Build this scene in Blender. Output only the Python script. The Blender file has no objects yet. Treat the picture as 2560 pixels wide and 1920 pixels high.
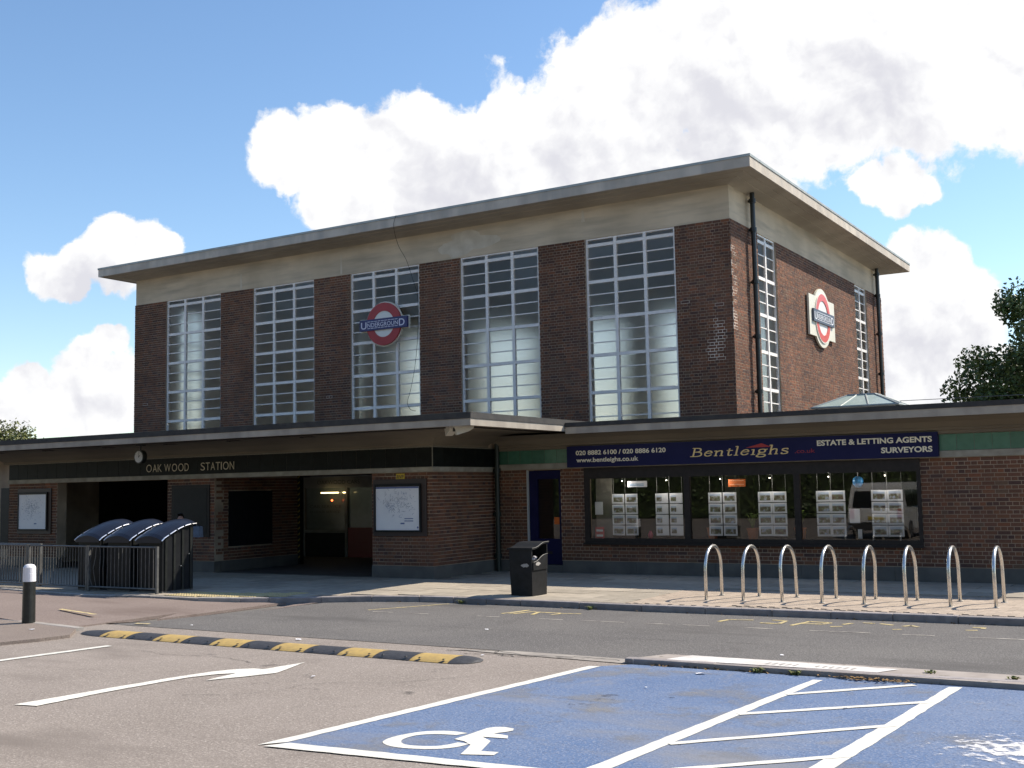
import bpy, bmesh, math, random
from mathutils import Vector, Matrix
R = math.radians
rnd = random.Random(7)
sc = bpy.context.scene
col = sc.collection

# ------------------------------------------------------------------ camera
cd = bpy.data.cameras.new('camera')
cam = bpy.data.objects.new('camera', cd); col.objects.link(cam)
_r = Vector((0.85115, 0.52457, -0.01922)); _u = Vector((0.06426, -0.0678, 0.99563)); _f = Vector((-0.52098, 0.84866, 0.09142))
_m = Matrix((_r, _u, -_f)).transposed().to_4x4(); _m.translation = (9.793, -26.378, 1.88)
cam.matrix_world = _m
cd.sensor_width = 36.0; cd.lens = 2847.0/2560*36; cd.clip_end = 3000; cd.clip_start = 0.1
sc.camera = cam
# ------------------------------------------------------------------ view
sc.view_settings.view_transform = 'Standard'; sc.view_settings.look = 'None'
sc.view_settings.gamma = 1.0; sc.view_settings.use_curve_mapping = False
sc.view_settings.exposure = 0.56
sc.render.engine = 'CYCLES'
sc.cycles.use_denoising = True
sc.cycles.max_bounces = 12; sc.cycles.transparent_max_bounces = 16; sc.cycles.sample_clamp_indirect = 6.0
# ------------------------------------------------------------------ sun
SUN = Vector((0.61, 0.78, 1.0)).normalized()
sl = bpy.data.lights.new('sun', 'SUN'); sl.energy = 5.0; sl.angle = R(0.55); sl.color = (1.0, 0.90, 0.76)
so = bpy.data.objects.new('sun', sl); col.objects.link(so)
so.rotation_euler = SUN.to_track_quat('Z', 'Y').to_euler(); so.location = (30, 40, 60)
# ------------------------------------------------------------------ world: sky with cumulus clouds
w = bpy.data.worlds.new('World'); sc.world = w; w.use_nodes = True
nt = w.node_tree; nt.nodes.clear(); N = nt.nodes; Lk = nt.links.new
def wn(t, **k):
    n = N.new(t)
    for a, b in k.items(): setattr(n, a, b)
    return n
def wm(op, a, b=None, c=None, clamp=False):
    n = N.new('ShaderNodeMath'); n.operation = op; n.use_clamp = clamp
    for i, v in enumerate((a, b, c)):
        if v is None: continue
        if isinstance(v, (int, float)): n.inputs[i].default_value = v
        else: Lk(v, n.inputs[i])
    return n.outputs[0]
out = wn('ShaderNodeOutputWorld'); bg = wn('ShaderNodeBackground'); bg.inputs['Strength'].default_value = 0.1
sky = wn('ShaderNodeTexSky', sky_type='NISHITA'); sky.sun_disc = False
sky.sun_elevation = math.asin(SUN.z); sky.sun_rotation = math.atan2(SUN.x, SUN.y)
sky.air_density = 1.0; sky.dust_density = 0.15; sky.ozone_density = 1.5
tc = wn('ShaderNodeTexCoord'); dirv = tc.outputs['Generated']
def noise(vec, scale, det, rough=0.55, off=None):
    if off:
        a = wn('ShaderNodeVectorMath', operation='ADD'); Lk(vec, a.inputs[0]); a.inputs[1].default_value = off; vec = a.outputs[0]
    n = wn('ShaderNodeTexNoise'); Lk(vec, n.inputs['Vector']); n.inputs['Scale'].default_value = scale
    n.inputs['Detail'].default_value = det; n.inputs['Roughness'].default_value = rough
    return n
warp = noise(dirv, 7.0, 8, 0.6)
wa = wn('ShaderNodeVectorMath', operation='SUBTRACT'); Lk(warp.outputs['Color'], wa.inputs[0]); wa.inputs[1].default_value = (.5, .5, .5)
ws = wn('ShaderNodeVectorMath', operation='SCALE'); Lk(wa.outputs[0], ws.inputs[0]); ws.inputs['Scale'].default_value = 0.055
wd = wn('ShaderNodeVectorMath', operation='ADD'); Lk(dirv, wd.inputs[0]); Lk(ws.outputs[0], wd.inputs[1])
BL = [(-42.3, 16.8, 37), (-40.2, 16.9, 45), (-37.4, 16.6, 53), (-34.8, 17.6, 45), (-39.5, 14.7, 49), (-36.2, 14.5, 53), (-33.9, 15.6, 69), (-30.3, 17.4, 69),
 (-27.1, 19.3, 61), (-25.4, 20.9, 45), (-23.1, 19.9, 61), (-19.6, 20.1, 85), (-15.1, 19.6, 93), (-10.8, 19.1, 89), (-6.9, 19.4, 85), (-26.0, 15.7, 69), (-20.2, 16.2, 61),
 (-9.3, 17.3, 44), (-16.3, 17.3, 45), (-21.1, 22.3, 37), (-16.7, 22.3, 61), (-10.6, 22.6, 73), (-13.6, 13.9, 19), (-12.1, 14.1, 22), (-10.9, 13.7, 12),
 (-12.6, 13.1, 15), (-12.2, 10.9, 21), (-11.0, 9.8, 35), (-9.9, 8.4, 33), (-12.4, 8.3, 45), (-9.3, 7.2, 33), (-11.2, 5.8, 49), (-13.2, 4.8, 41),
 (-9.0, 5.1, 37), (-53.6, 10.4, 22), (-52.1, 11.1, 26), (-50.9, 12.1, 24), (-49.6, 11.7, 26), (-48.5, 11.7, 18), (-52.9, 9.8, 20), (-50.7, 10.4, 24),
 (-50.8, 7.3, 16), (-51.9, 6.2, 22), (-54.7, 4.8, 22), (-52.3, 5.1, 30), (-50.3, 4.9, 33),
 (-55.4, 3.7, 24), (-51.8, 3.8, 33), (-53.7, 3.8, 24)]
acc = None
for az, el, rr in BL:
    d = wn('ShaderNodeVectorMath', operation='DISTANCE'); Lk(wd.outputs[0], d.inputs[0])
    d.inputs[1].default_value = (math.sin(R(az))*math.cos(R(el)), math.cos(R(az))*math.cos(R(el)), math.sin(R(el)))
    v = wm('MULTIPLY_ADD', d.outputs['Value'], -1000.0/(rr*1.12), 1.0)
    acc = v if acc is None else wm('SMOOTH_MAX', acc, v, 0.2)
# the rest of the sky (outside the picture) carries the same kind of fair-weather cloud
gen = noise(dirv, 3.2, 8, 0.5, (3.1, 1.7, 0.4))
dv = wn('ShaderNodeVectorMath', operation='DOT_PRODUCT'); Lk(dirv, dv.inputs[0]); dv.inputs[1].default_value = _f
away = wn('ShaderNodeMapRange'); Lk(dv.outputs['Value'], away.inputs[0]); away.inputs[1].default_value = 0.88; away.inputs[2].default_value = 0.78
genm = wm('MULTIPLY', wm('MULTIPLY_ADD', gen.outputs['Fac'], 5.0, -3.05), away.outputs[0])
genm = wm('ADD', genm, wm('MULTIPLY_ADD', away.outputs[0], 1.0, -1.0))
acc = wm('MAXIMUM', acc, genm)
fine = noise(wd.outputs[0], 24.0, 12, 0.60)
mid = noise(dirv, 11.0, 5, 0.5, (5.2, 0.3, 1.1))
den = wm('ADD', wm('ADD', acc, wm('MULTIPLY_ADD', fine.outputs['Fac'], 1.15, -0.60)), wm('MULTIPLY_ADD', mid.outputs['Fac'], 0.6, -0.32))
am = wn('ShaderNodeMapRange', interpolation_type='SMOOTHSTEP'); Lk(den, am.inputs[0]); am.inputs[1].default_value = 0.03; am.inputs[2].default_value = 0.22
# grey, shaded body of the thick cloud
gr = noise(wd.outputs[0], 5.0, 7, 0.5, (1.0, 2.0, 3.0))
sh = None      # broad shaded bellies of the larger clouds
for az, el, rr in ((-22.5, 16.3, 110), (-28.5, 16.2, 85), (-34.5, 14.2, 70), (-13.5, 18.8, 70), (-11.4, 6.0, 60), (-52.0, 9.6, 34)):
    d = wn('ShaderNodeVectorMath', operation='DISTANCE'); Lk(wd.outputs[0], d.inputs[0])
    d.inputs[1].default_value = (math.sin(R(az))*math.cos(R(el)), math.cos(R(az))*math.cos(R(el)), math.sin(R(el)))
    v = wm('MULTIPLY_ADD', d.outputs['Value'], -1000.0/rr, 1.0); sh = v if sh is None else wm('SMOOTH_MAX', sh, v, 0.3)
sh = wm('MAXIMUM', sh, wm('MULTIPLY', away.outputs[0], 0.5))
gd = wm('ADD', sh, wm('MULTIPLY_ADD', gr.outputs['Fac'], 2.2, -1.1))
# puffy relief: density falling off towards the sun is lit, rising is shaded
sun_t = (SUN-_f*SUN.dot(_f)).normalized()*.011
r1 = noise(wd.outputs[0], 17.0, 7, 0.5, (2.0, .5, 7.0)); r2 = noise(wd.outputs[0], 17.0, 7, 0.5, (2.0+sun_t.x, .5+sun_t.y, 7.0+sun_t.z))
gd = wm('ADD', gd, wm('MULTIPLY', wm('SUBTRACT', r2.outputs['Fac'], r1.outputs['Fac']), 3.6))
gm = wn('ShaderNodeMapRange', interpolation_type='SMOOTHSTEP'); Lk(gd, gm.inputs[0]); gm.inputs[1].default_value = -0.15; gm.inputs[2].default_value = 1.0
cm = wn('ShaderNodeMix', data_type='RGBA'); Lk(gm.outputs[0], cm.inputs['Factor'])
cm.inputs['A'].default_value = (7.2, 7.2, 7.2, 1); cm.inputs['B'].default_value = (5.2, 5.2, 5.6, 1)
mx = wn('ShaderNodeMix', data_type='RGBA'); Lk(am.outputs[0], mx.inputs['Factor']); hs = wn('ShaderNodeHueSaturation'); hs.inputs['Saturation'].default_value = 1.09; hs.inputs['Value'].default_value = 1.27; Lk(sky.outputs[0], hs.inputs['Color']); Lk(hs.outputs[0], mx.inputs['A']); Lk(cm.outputs['Result'], mx.inputs['B'])
Lk(mx.outputs['Result'], bg.inputs['Color']); Lk(bg.outputs[0], out.inputs['Surface'])

# ------------------------------------------------------------------ materials
MATS = {}
def mat(name, c1, c2=None, rough=0.7, scale=6.0, detail=4.0, bump=0.0, bscale=None, metal=0.0, spec=0.5, streak=None, rand=0.0, dark=None, emit=None, lo=0.35, hi=0.65):
    """principled material; two-colour noise, optional fine bump, vertical streaks, per-object variation, dark speckle"""
    if name in MATS: return MATS[name]
    m = bpy.data.materials.new(name); m.use_nodes = True; MATS[name] = m
    t = m.node_tree; b = t.nodes['Principled BSDF']; L = t.links.new
    b.inputs['Roughness'].default_value = rough; b.inputs['Metallic'].default_value = metal
    b.inputs['Specular IOR Level'].default_value = spec
    c4 = (*c1, 1); colsock = None
    tcn = t.nodes.new('ShaderNodeTexCoord'); vec = tcn.outputs['Object']
    def nz(sc_, det, mapping=None):
        v = vec
        if mapping:
            mp = t.nodes.new('ShaderNodeMapping'); mp.inputs['Scale'].default_value = mapping; L(vec, mp.inputs[0]); v = mp.outputs[0]
        n = t.nodes.new('ShaderNodeTexNoise'); n.inputs['Scale'].default_value = sc_; n.inputs['Detail'].default_value = det; L(v, n.inputs['Vector']); return n.outputs['Fac']
    def ramp(f, a, bb):
        n = t.nodes.new('ShaderNodeMapRange'); L(f, n.inputs[0]); n.inputs[1].default_value = a; n.inputs[2].default_value = bb; return n.outputs[0]
    def mixc(f, A, B, mode='MIX'):
        n = t.nodes.new('ShaderNodeMix'); n.data_type = 'RGBA'; n.blend_type = mode
        if isinstance(f, float): n.inputs['Factor'].default_value = f
        else: L(f, n.inputs['Factor'])
        for s_, v in (('A', A), ('B', B)):
            if isinstance(v, tuple): n.inputs[s_].default_value = v
            else: L(v, n.inputs[s_])
        return n.outputs['Result']
    colsock = c4
    if c2 is not None: colsock = mixc(ramp(nz(scale, detail), lo, hi), c4, (*c2, 1))
    if streak:
        colsock = mixc(ramp(nz(streak[0], 5, streak[1]), 0.45, 0.75), colsock, (*streak[2], 1))
    if dark:
        colsock = mixc(ramp(nz(dark[0], 2), dark[1], dark[1]+0.08), colsock, (*dark[2], 1))
    if rand:
        oi = t.nodes.new('ShaderNodeObjectInfo')
        f = ramp(oi.outputs['Random'], 0, 1)
        mr = t.nodes.new('ShaderNodeMapRange'); L(f, mr.inputs[0]); mr.inputs[3].default_value = 1-rand; mr.inputs[4].default_value = 1+rand
        cx = t.nodes.new('ShaderNodeCombineColor'); [L(mr.outputs[0], cx.inputs[i]) for i in range(3)]
        colsock = mixc(1.0, colsock, cx.outputs[0], 'MULTIPLY')
    if isinstance(colsock, tuple): b.inputs['Base Color'].default_value = colsock
    else: L(colsock, b.inputs['Base Color'])
    if bump:
        bn = t.nodes.new('ShaderNodeBump'); bn.inputs['Strength'].default_value = bump; bn.inputs['Distance'].default_value = 0.01
        L(nz(bscale or scale*8, 4), bn.inputs['Height']); L(bn.outputs[0], b.inputs['Normal'])
    if emit:
        b.inputs['Emission Color'].default_value = (*emit[0], 1); b.inputs['Emission Strength'].default_value = emit[1]
    return m

def brick_mat():
    m = bpy.data.materials.new('brick_clay'); m.use_nodes = True; t = m.node_tree; b = t.nodes['Principled BSDF']; L = t.links.new
    geo = t.nodes.new('ShaderNodeNewGeometry'); oi = t.nodes.new('ShaderNodeObjectInfo')
    ad = t.nodes.new('ShaderNodeMath'); ad.operation = 'ADD'; L(geo.outputs['Random Per Island'], ad.inputs[0]); L(oi.outputs['Random'], ad.inputs[1])
    fr = t.nodes.new('ShaderNodeMath'); fr.operation = 'FRACT'; L(ad.outputs[0], fr.inputs[0])
    cr = t.nodes.new('ShaderNodeValToRGB'); L(fr.outputs[0], cr.inputs[0]); e = cr.color_ramp
    e.interpolation = 'CONSTANT'
    _mean = (.152, .074, .047)
    cs = [(0.0, (.160, .074, .046)), (.16, (.115, .060, .044)), (.30, (.195, .086, .048)), (.42, (.085, .048, .040)), (.52, (.170, .078, .052)), (.64, (.132, .065, .042)),
          (.76, (.215, .095, .052)), (.84, (.066, .042, .040)), (.90, (.235, .088, .046)), (.95, (.150, .098, .065))]
    while len(e.elements) < len(cs): e.elements.new(0.5)
    for el, (p, c) in zip(e.elements, cs): el.position = p; el.color = (*[x*.72+y*.28 for x, y in zip(c, _mean)], 1)
    tcn = t.nodes.new('ShaderNodeTexCoord')
    n = t.nodes.new('ShaderNodeTexNoise'); n.inputs['Scale'].default_value = 38; n.inputs['Detail'].default_value = 4; L(tcn.outputs['Object'], n.inputs['Vector'])
    mr = t.nodes.new('ShaderNodeMapRange'); L(n.outputs['Fac'], mr.inputs[0]); mr.inputs[3].default_value = 0.7; mr.inputs[4].default_value = 1.32
    n2 = t.nodes.new('ShaderNodeTexNoise'); n2.inputs['Scale'].default_value = 0.55; n2.inputs['Detail'].default_value = 5; L(tcn.outputs['Object'], n2.inputs['Vector'])
    mr2 = t.nodes.new('ShaderNodeMapRange'); L(n2.outputs['Fac'], mr2.inputs[0]); mr2.inputs[1].default_value = .3; mr2.inputs[2].default_value = .7; mr2.inputs[3].default_value = 0.72; mr2.inputs[4].default_value = 1.25
    mm = t.nodes.new('ShaderNodeMath'); mm.operation = 'MULTIPLY'; L(mr.outputs[0], mm.inputs[0]); L(mr2.outputs[0], mm.inputs[1])
    mm2 = t.nodes.new('ShaderNodeMath'); mm2.operation = 'MULTIPLY'; mm2.inputs[1].default_value = .95; L(mm.outputs[0], mm2.inputs[0]); mm = mm2
    vs = t.nodes.new('ShaderNodeVectorMath'); vs.operation = 'SCALE'; L(cr.outputs[0], vs.inputs[0]); L(mm.outputs[0], vs.inputs['Scale'])
    L(vs.outputs[0], b.inputs['Base Color']); b.inputs['Roughness'].default_value = 0.85; b.inputs['Specular IOR Level'].default_value = 0.25
    bp = t.nodes.new('ShaderNodeBump'); bp.inputs['Strength'].default_value = .5; bp.inputs['Distance'].default_value = .006; L(n.outputs['Fac'], bp.inputs['Height']); L(bp.outputs[0], b.inputs['Normal'])
    return m
M_BRICK = brick_mat()
M_MORTAR = mat('mortar', (.43, .335, .245), (.26, .20, .145), .9, 1.5, 5, bump=.3, bscale=90)
M_REPOINT = mat('repointing_mortar', (.90, .80, .68), (.78, .67, .55), .9, 20)
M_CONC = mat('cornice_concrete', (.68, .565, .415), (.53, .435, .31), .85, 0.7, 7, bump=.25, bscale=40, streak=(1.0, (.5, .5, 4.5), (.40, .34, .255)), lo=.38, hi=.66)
M_CONC_PALE = mat('patch_render', (.66, .59, .48), (.55, .48, .375), .85, 3, 5)
M_FASCIA2 = mat('canopy_concrete', (.44, .395, .33), (.31, .275, .23), .8, 1.6, 6, bump=.2, bscale=50, streak=(3.0, (1, 1, .15), (.27, .24, .205)))
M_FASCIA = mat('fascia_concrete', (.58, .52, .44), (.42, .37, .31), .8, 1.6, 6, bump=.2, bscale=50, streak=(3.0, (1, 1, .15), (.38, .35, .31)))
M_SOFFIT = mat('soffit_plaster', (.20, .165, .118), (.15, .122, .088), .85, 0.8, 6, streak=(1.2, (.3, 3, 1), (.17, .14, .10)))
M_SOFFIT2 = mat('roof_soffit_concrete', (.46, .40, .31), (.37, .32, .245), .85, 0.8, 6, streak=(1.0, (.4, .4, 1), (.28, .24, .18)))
M_STONE = mat('stone_band', (.36, .335, .275), (.24, .22, .18), .85, 4, 5, bump=.2)
M_PLINTH = mat('plinth_stone', (.13, .122, .108), (.09, .086, .078), .85, 3, 5, bump=.2)
M_FELT = mat('roof_felt', (.035, .035, .036), (.055, .053, .05), .9, 5)
M_ROOF = mat('roof_deck', (.13, .125, .12), (.08, .08, .078), .95, 2)
M_LEAD = mat('lead_flashing', (.30, .33, .32), (.40, .42, .40), .55, 4, metal=.3)
M_WHITE = mat('white_paint', (.88, .84, .80), (.80, .76, .72), .45, 8)
M_BLACKP = mat('black_iron_paint', (.012, .014, .013), (.022, .024, .022), .35, 14)
M_BLACK = mat('black_tile', (.006, .007, .007), (.010, .013, .012), .45, 6, spec=.12, rand=.2)
M_GREEN = mat('green_glazed_tile', (.050, .145, .095), (.065, .175, .12), .22, 9, rand=.16)
M_GROUT = mat('tile_grout', (.26, .24, .19), (.18, .17, .14), .9, 20)
M_BROWN = mat('dark_bronze_frame', (.035, .028, .025), (.025, .021, .019), .55, 10, spec=.2)
M_BLUEDOOR = mat('dark_blue_paint', (.007, .008, .045), (.010, .011, .055), .5, 8, spec=.15)
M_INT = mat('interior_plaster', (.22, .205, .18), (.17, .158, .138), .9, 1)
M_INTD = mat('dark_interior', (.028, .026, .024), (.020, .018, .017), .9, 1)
M_CREAM = mat('cream_enamel', (.74, .71, .60), (.70, .67, .55), .4, 3)
M_RED = mat('red_enamel', (.42, .035, .04), (.36, .03, .035), .35, 3)
M_RED2 = mat('bright_red_enamel', (.68, .10, .07), (.62, .085, .06), .35, 3)
M_NAVY = mat('navy_enamel', (.035, .035, .14), (.03, .032, .12), .35, 3)
M_SLATEB = mat('blue_grey_enamel', (.07, .085, .12), (.055, .07, .10), .4, 3)
M_LETTER = mat('white_enamel_letter', (.66, .64, .74), None, .4)
M_BRONZE = mat('bronze_letter', (.62, .53, .38), (.52, .44, .31), .45, 20)
M_GOLD = mat('gold_lettering', (.86, .64, .28), (.78, .56, .24), .5, 5)
M_CREAMT = mat('buff_lettering', (.82, .74, .55), None, .5)
M_ORANGE = mat('orange_card', (.75, .17, .02), (.62, .13, .02), .6, 6)
M_PAPER = mat('white_paper', (.86, .86, .88), (.80, .80, .84), .7, 5)
M_STEEL = mat('brushed_steel', (.72, .70, .66), (.62, .60, .56), .26, 30, metal=.85)
M_GALV = mat('galvanised_bar', (.10, .10, .098), (.15, .15, .145), .5, 12, metal=.3)
M_BIN = mat('bin_plastic', (.009, .010, .0105), (.015, .016, .018), .55, 9, bump=.1, spec=.25)
M_LOCKER = mat('locker_black', (.009, .010, .011), (.014, .015, .017), .45, 5, spec=.2)
M_HOOD = mat('locker_hood', (.010, .013, .024), (.013, .016, .028), .32, 5, spec=.28)
M_ALU = mat('aluminium_trim', (.78, .78, .80), None, .25, metal=.9)
M_RUBK = mat('black_rubber', (.022, .024, .030), (.04, .042, .05), .7, 18, bump=.4, bscale=60)
M_RUBY = mat('yellow_rubber', (.46, .32, .10), (.36, .25, .09), .7, 14, bump=.3, bscale=60)
M_LAMP = mat('soffit_lamp_glass', (.55, .5, .4), None, .3)

# ------------------------------------------------------------------ mesh builder
class MB:
    def __init__(s): s.v = []; s.f = []; s.mi = []; s.cur = 0
    def poly(s, pts): 
        i = len(s.v); s.v += [tuple(p) for p in pts]; s.f.append(tuple(range(i, i+len(pts)))); s.mi.append(s.cur)
    def quads(s, vs, fs):
        i = len(s.v); s.v += [tuple(p) for p in vs]
        for f in fs: s.f.append(tuple(i+k for k in f)); s.mi.append(s.cur)
    def box(s, x0, y0, z0, x1, y1, z1):
        x0, x1 = min(x0, x1), max(x0, x1); y0, y1 = min(y0, y1), max(y0, y1); z0, z1 = min(z0, z1), max(z0, z1)
        s.quads([(x0,y0,z0),(x1,y0,z0),(x1,y1,z0),(x0,y1,z0),(x0,y0,z1),(x1,y0,z1),(x1,y1,z1),(x0,y1,z1)],
                [(3,2,1,0),(4,5,6,7),(0,1,5,4),(1,2,6,5),(2,3,7,6),(3,0,4,7)])
        return s
    def prism(s, pts, z0, z1, fn=None, cap0=True):
        """extrude a CCW polygon in (u,v) between w0 and w1; fn(u,v,w)->xyz"""
        fn = fn or (lambda u, v, w_: (u, v, w_)); n = len(pts); i = len(s.v)
        s.v += [fn(u, v, z0) for u, v in pts] + [fn(u, v, z1) for u, v in pts]
        s.f.append(tuple(range(i+n, i+2*n))); s.mi.append(s.cur)
        if cap0: s.f.append(tuple(range(i+n-1, i-1, -1))); s.mi.append(s.cur)
        for k in range(n):
            j = (k+1) % n; s.f.append((i+k, i+j, i+n+j, i+n+k)); s.mi.append(s.cur)
        return s
    def ring(s, r0, r1, z0, z1, fn, n=48, cu=0, cv=0):
        for k in range(n):
            a, b = 2*math.pi*k/n, 2*math.pi*(k+1)/n
            p = lambda r, t, z: fn(cu+r*math.cos(t), cv+r*math.sin(t), z)
            s.quads([p(r0,a,z0),p(r1,a,z0),p(r1,b,z0),p(r0,b,z0),p(r0,a,z1),p(r1,a,z1),p(r1,b,z1),p(r0,b,z1)], [(4,5,6,7),(1,2,6,5),(3,0,4,7)])
        return s
    def disc(s, r, z0, z1, fn, n=40, cu=0, cv=0):
        return s.prism([(cu+r*math.cos(2*math.pi*k/n), cv+r*math.sin(2*math.pi*k/n)) for k in range(n)], z0, z1, fn)
    def tube(s, path, rad, n=10, caps=True):
        path = [Vector(p) for p in path]; rings = []
        if not hasattr(rad, '__len__'): rad = [rad]*len(path)
        ref = None
        for k, p in enumerate(path):
            d = (path[min(k+1, len(path)-1)]-path[max(k-1, 0)]).normalized()
            if ref is None:
                ref = Vector((0, 0, 1)) if abs(d.z) < .9 else Vector((1, 0, 0))
            a = d.cross(ref).normalized(); b = a.cross(d).normalized(); ref = b
            i = len(s.v)
            s.v += [tuple(p+rad[k]*(math.cos(2*math.pi*q/n)*a+math.sin(2*math.pi*q/n)*b)) for q in range(n)]; rings.append(i)
        for a, b in zip(rings, rings[1:]):
            for q in range(n): s.f.append((a+q, b+q, b+(q+1) % n, a+(q+1) % n)); s.mi.append(s.cur)
        if caps:
            s.f.append(tuple(rings[0]+q for q in range(n))); s.mi.append(s.cur)
            s.f.append(tuple(rings[-1]+n-1-q for q in range(n))); s.mi.append(s.cur)
        return s
    def lathe(s, prof, c=(0, 0, 0), n=24):
        i = len(s.v)
        for r, z in prof: s.v += [(c[0]+r*math.cos(2*math.pi*k/n), c[1]+r*math.sin(2*math.pi*k/n), c[2]+z) for k in range(n)]
        for a in range(len(prof)-1):
            for k in range(n): s.f.append((i+a*n+k, i+a*n+(k+1) % n, i+(a+1)*n+(k+1) % n, i+(a+1)*n+k)); s.mi.append(s.cur)
        s.f.append(tuple(i+n-1-k for k in range(n))); s.mi.append(s.cur)
        s.f.append(tuple(i+(len(prof)-1)*n+k for k in range(n))); s.mi.append(s.cur)
        return s
    def mesh(s, name, mats, off=(0, 0, 0), smooth=False):
        me = bpy.data.meshes.new(name)
        me.from_pydata([(x-off[0], y-off[1], z-off[2]) for x, y, z in s.v], [], s.f)
        mats = mats if isinstance(mats, (list, tuple)) else [mats]
        for m in mats: me.materials.append(m)
        if len(mats) > 1: me.polygons.foreach_set('material_index', s.mi)
        if smooth: me.polygons.foreach_set('use_smooth', [True]*len(me.polygons))
        me.update(); return me
    def build(s, name, mats, parent=None, smooth=False, **tags):
        off = WL.get(parent.name, (0, 0, 0)) if parent else (0, 0, 0)
        o = bpy.data.objects.new(name, s.mesh(name, mats, off, smooth)); col.objects.link(o)
        if parent: o.parent = parent; WL[o.name] = off
        for k_, v in tags.items(): o[k_] = v
        return o
WL = {}   # world position of each thing's origin
def thing(name, label, cat, loc=(0, 0, 0), rz=0.0, group=None):
    o = bpy.data.objects.new(name, None); col.objects.link(o); o.empty_display_size = .2
    o.location = loc; o.rotation_euler = (0, 0, rz); o['label'] = label; o['category'] = cat
    if group: o['group'] = group
    WL[o.name] = (0, 0, 0) if rz else tuple(loc)
    return o
def tag(o, label, cat, group=None):
    o['label'] = label; o['category'] = cat
    if group: o['group'] = group
    return o
def structure(o): o['kind'] = 'structure'; return o
def share(name, me, loc, parent=None, rz=0.0):
    o = bpy.data.objects.new(name, me); col.objects.link(o)
    off = WL.get(parent.name, (0, 0, 0)) if parent else (0, 0, 0)
    o.location = (loc[0]-off[0], loc[1]-off[1], loc[2]-off[2]); o.rotation_euler = (0, 0, rz)
    if parent: o.parent = parent
    return o
def dup(root, loc, rz=None, label=None):
    r_ = root.copy(); col.objects.link(r_); r_.location = loc
    if rz is not None: r_.rotation_euler = (0, 0, rz)
    if label: r_['label'] = label
    for ch in list(root.children):
        c = ch.copy(); col.objects.link(c); c.parent = r_
        for g in list(ch.children):
            d_ = g.copy(); col.objects.link(d_); d_.parent = c
    return r_
FRONT = lambda y: (lambda u, v, w_: (u, y-w_, v))       # u=x, v=z, w = towards the camera (-y)
SIDE = lambda x: (lambda u, v, w_: (x+w_, u, v))        # u=y, v=z, w = +x
GROUND = lambda u, v, w_: (u, v, w_)
def text_polys(txt, height, width=None, bold=0.0, shear=0.0, space=1.0):
    """returns (verts2d, faces) of a text, baseline at 0, left at 0, cap height = height"""
    cu = bpy.data.curves.new('txt', 'FONT'); cu.body = txt; cu.size = 1.0; cu.offset = bold; cu.shear = shear; cu.space_character = space; cu.resolution_u = 4
    o = bpy.data.objects.new('txt', cu); col.objects.link(o)
    dg = bpy.context.evaluated_depsgraph_get(); me = bpy.data.meshes.new_from_object(o.evaluated_get(dg))
    vs = [(v.co.x, v.co.y) for v in me.vertices]; fs = [tuple(p.vertices) for p in me.polygons]
    bpy.data.objects.remove(o); bpy.data.meshes.remove(me); bpy.data.curves.remove(cu)
    x0 = min(v[0] for v in vs); x1 = max(v[0] for v in vs); s_ = height/0.73
    sx = width/(x1-x0) if width else s_
    return [((x-x0)*sx, y*s_) for x, y in vs], fs
def add_text(mb, txt, u, v, height, fn, w_=0.004, **k):
    vs, fs = text_polys(txt, height, **k)
    mb.quads([fn(u+a, v+b, w_) for a, b in vs], fs)
    return mb

# ------------------------------------------------------------------ layout constants (metres; pavement z = 0)
L_ = 21.62; D_ = 14.92; ZT = 8.42          # hall length, depth, brick top
WW, PP, E1 = 2.564, 1.437, 1.559
WX = [(-L_+E1+k*(WW+PP), -L_+E1+k*(WW+PP)+WW) for k in range(5)]
SW = [(1.95, 3.42), (11.37, 12.86)]
T1 = 8.2356; TG = 0.975; WB = 3.30
ZRD = -0.10                                 # road level

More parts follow.
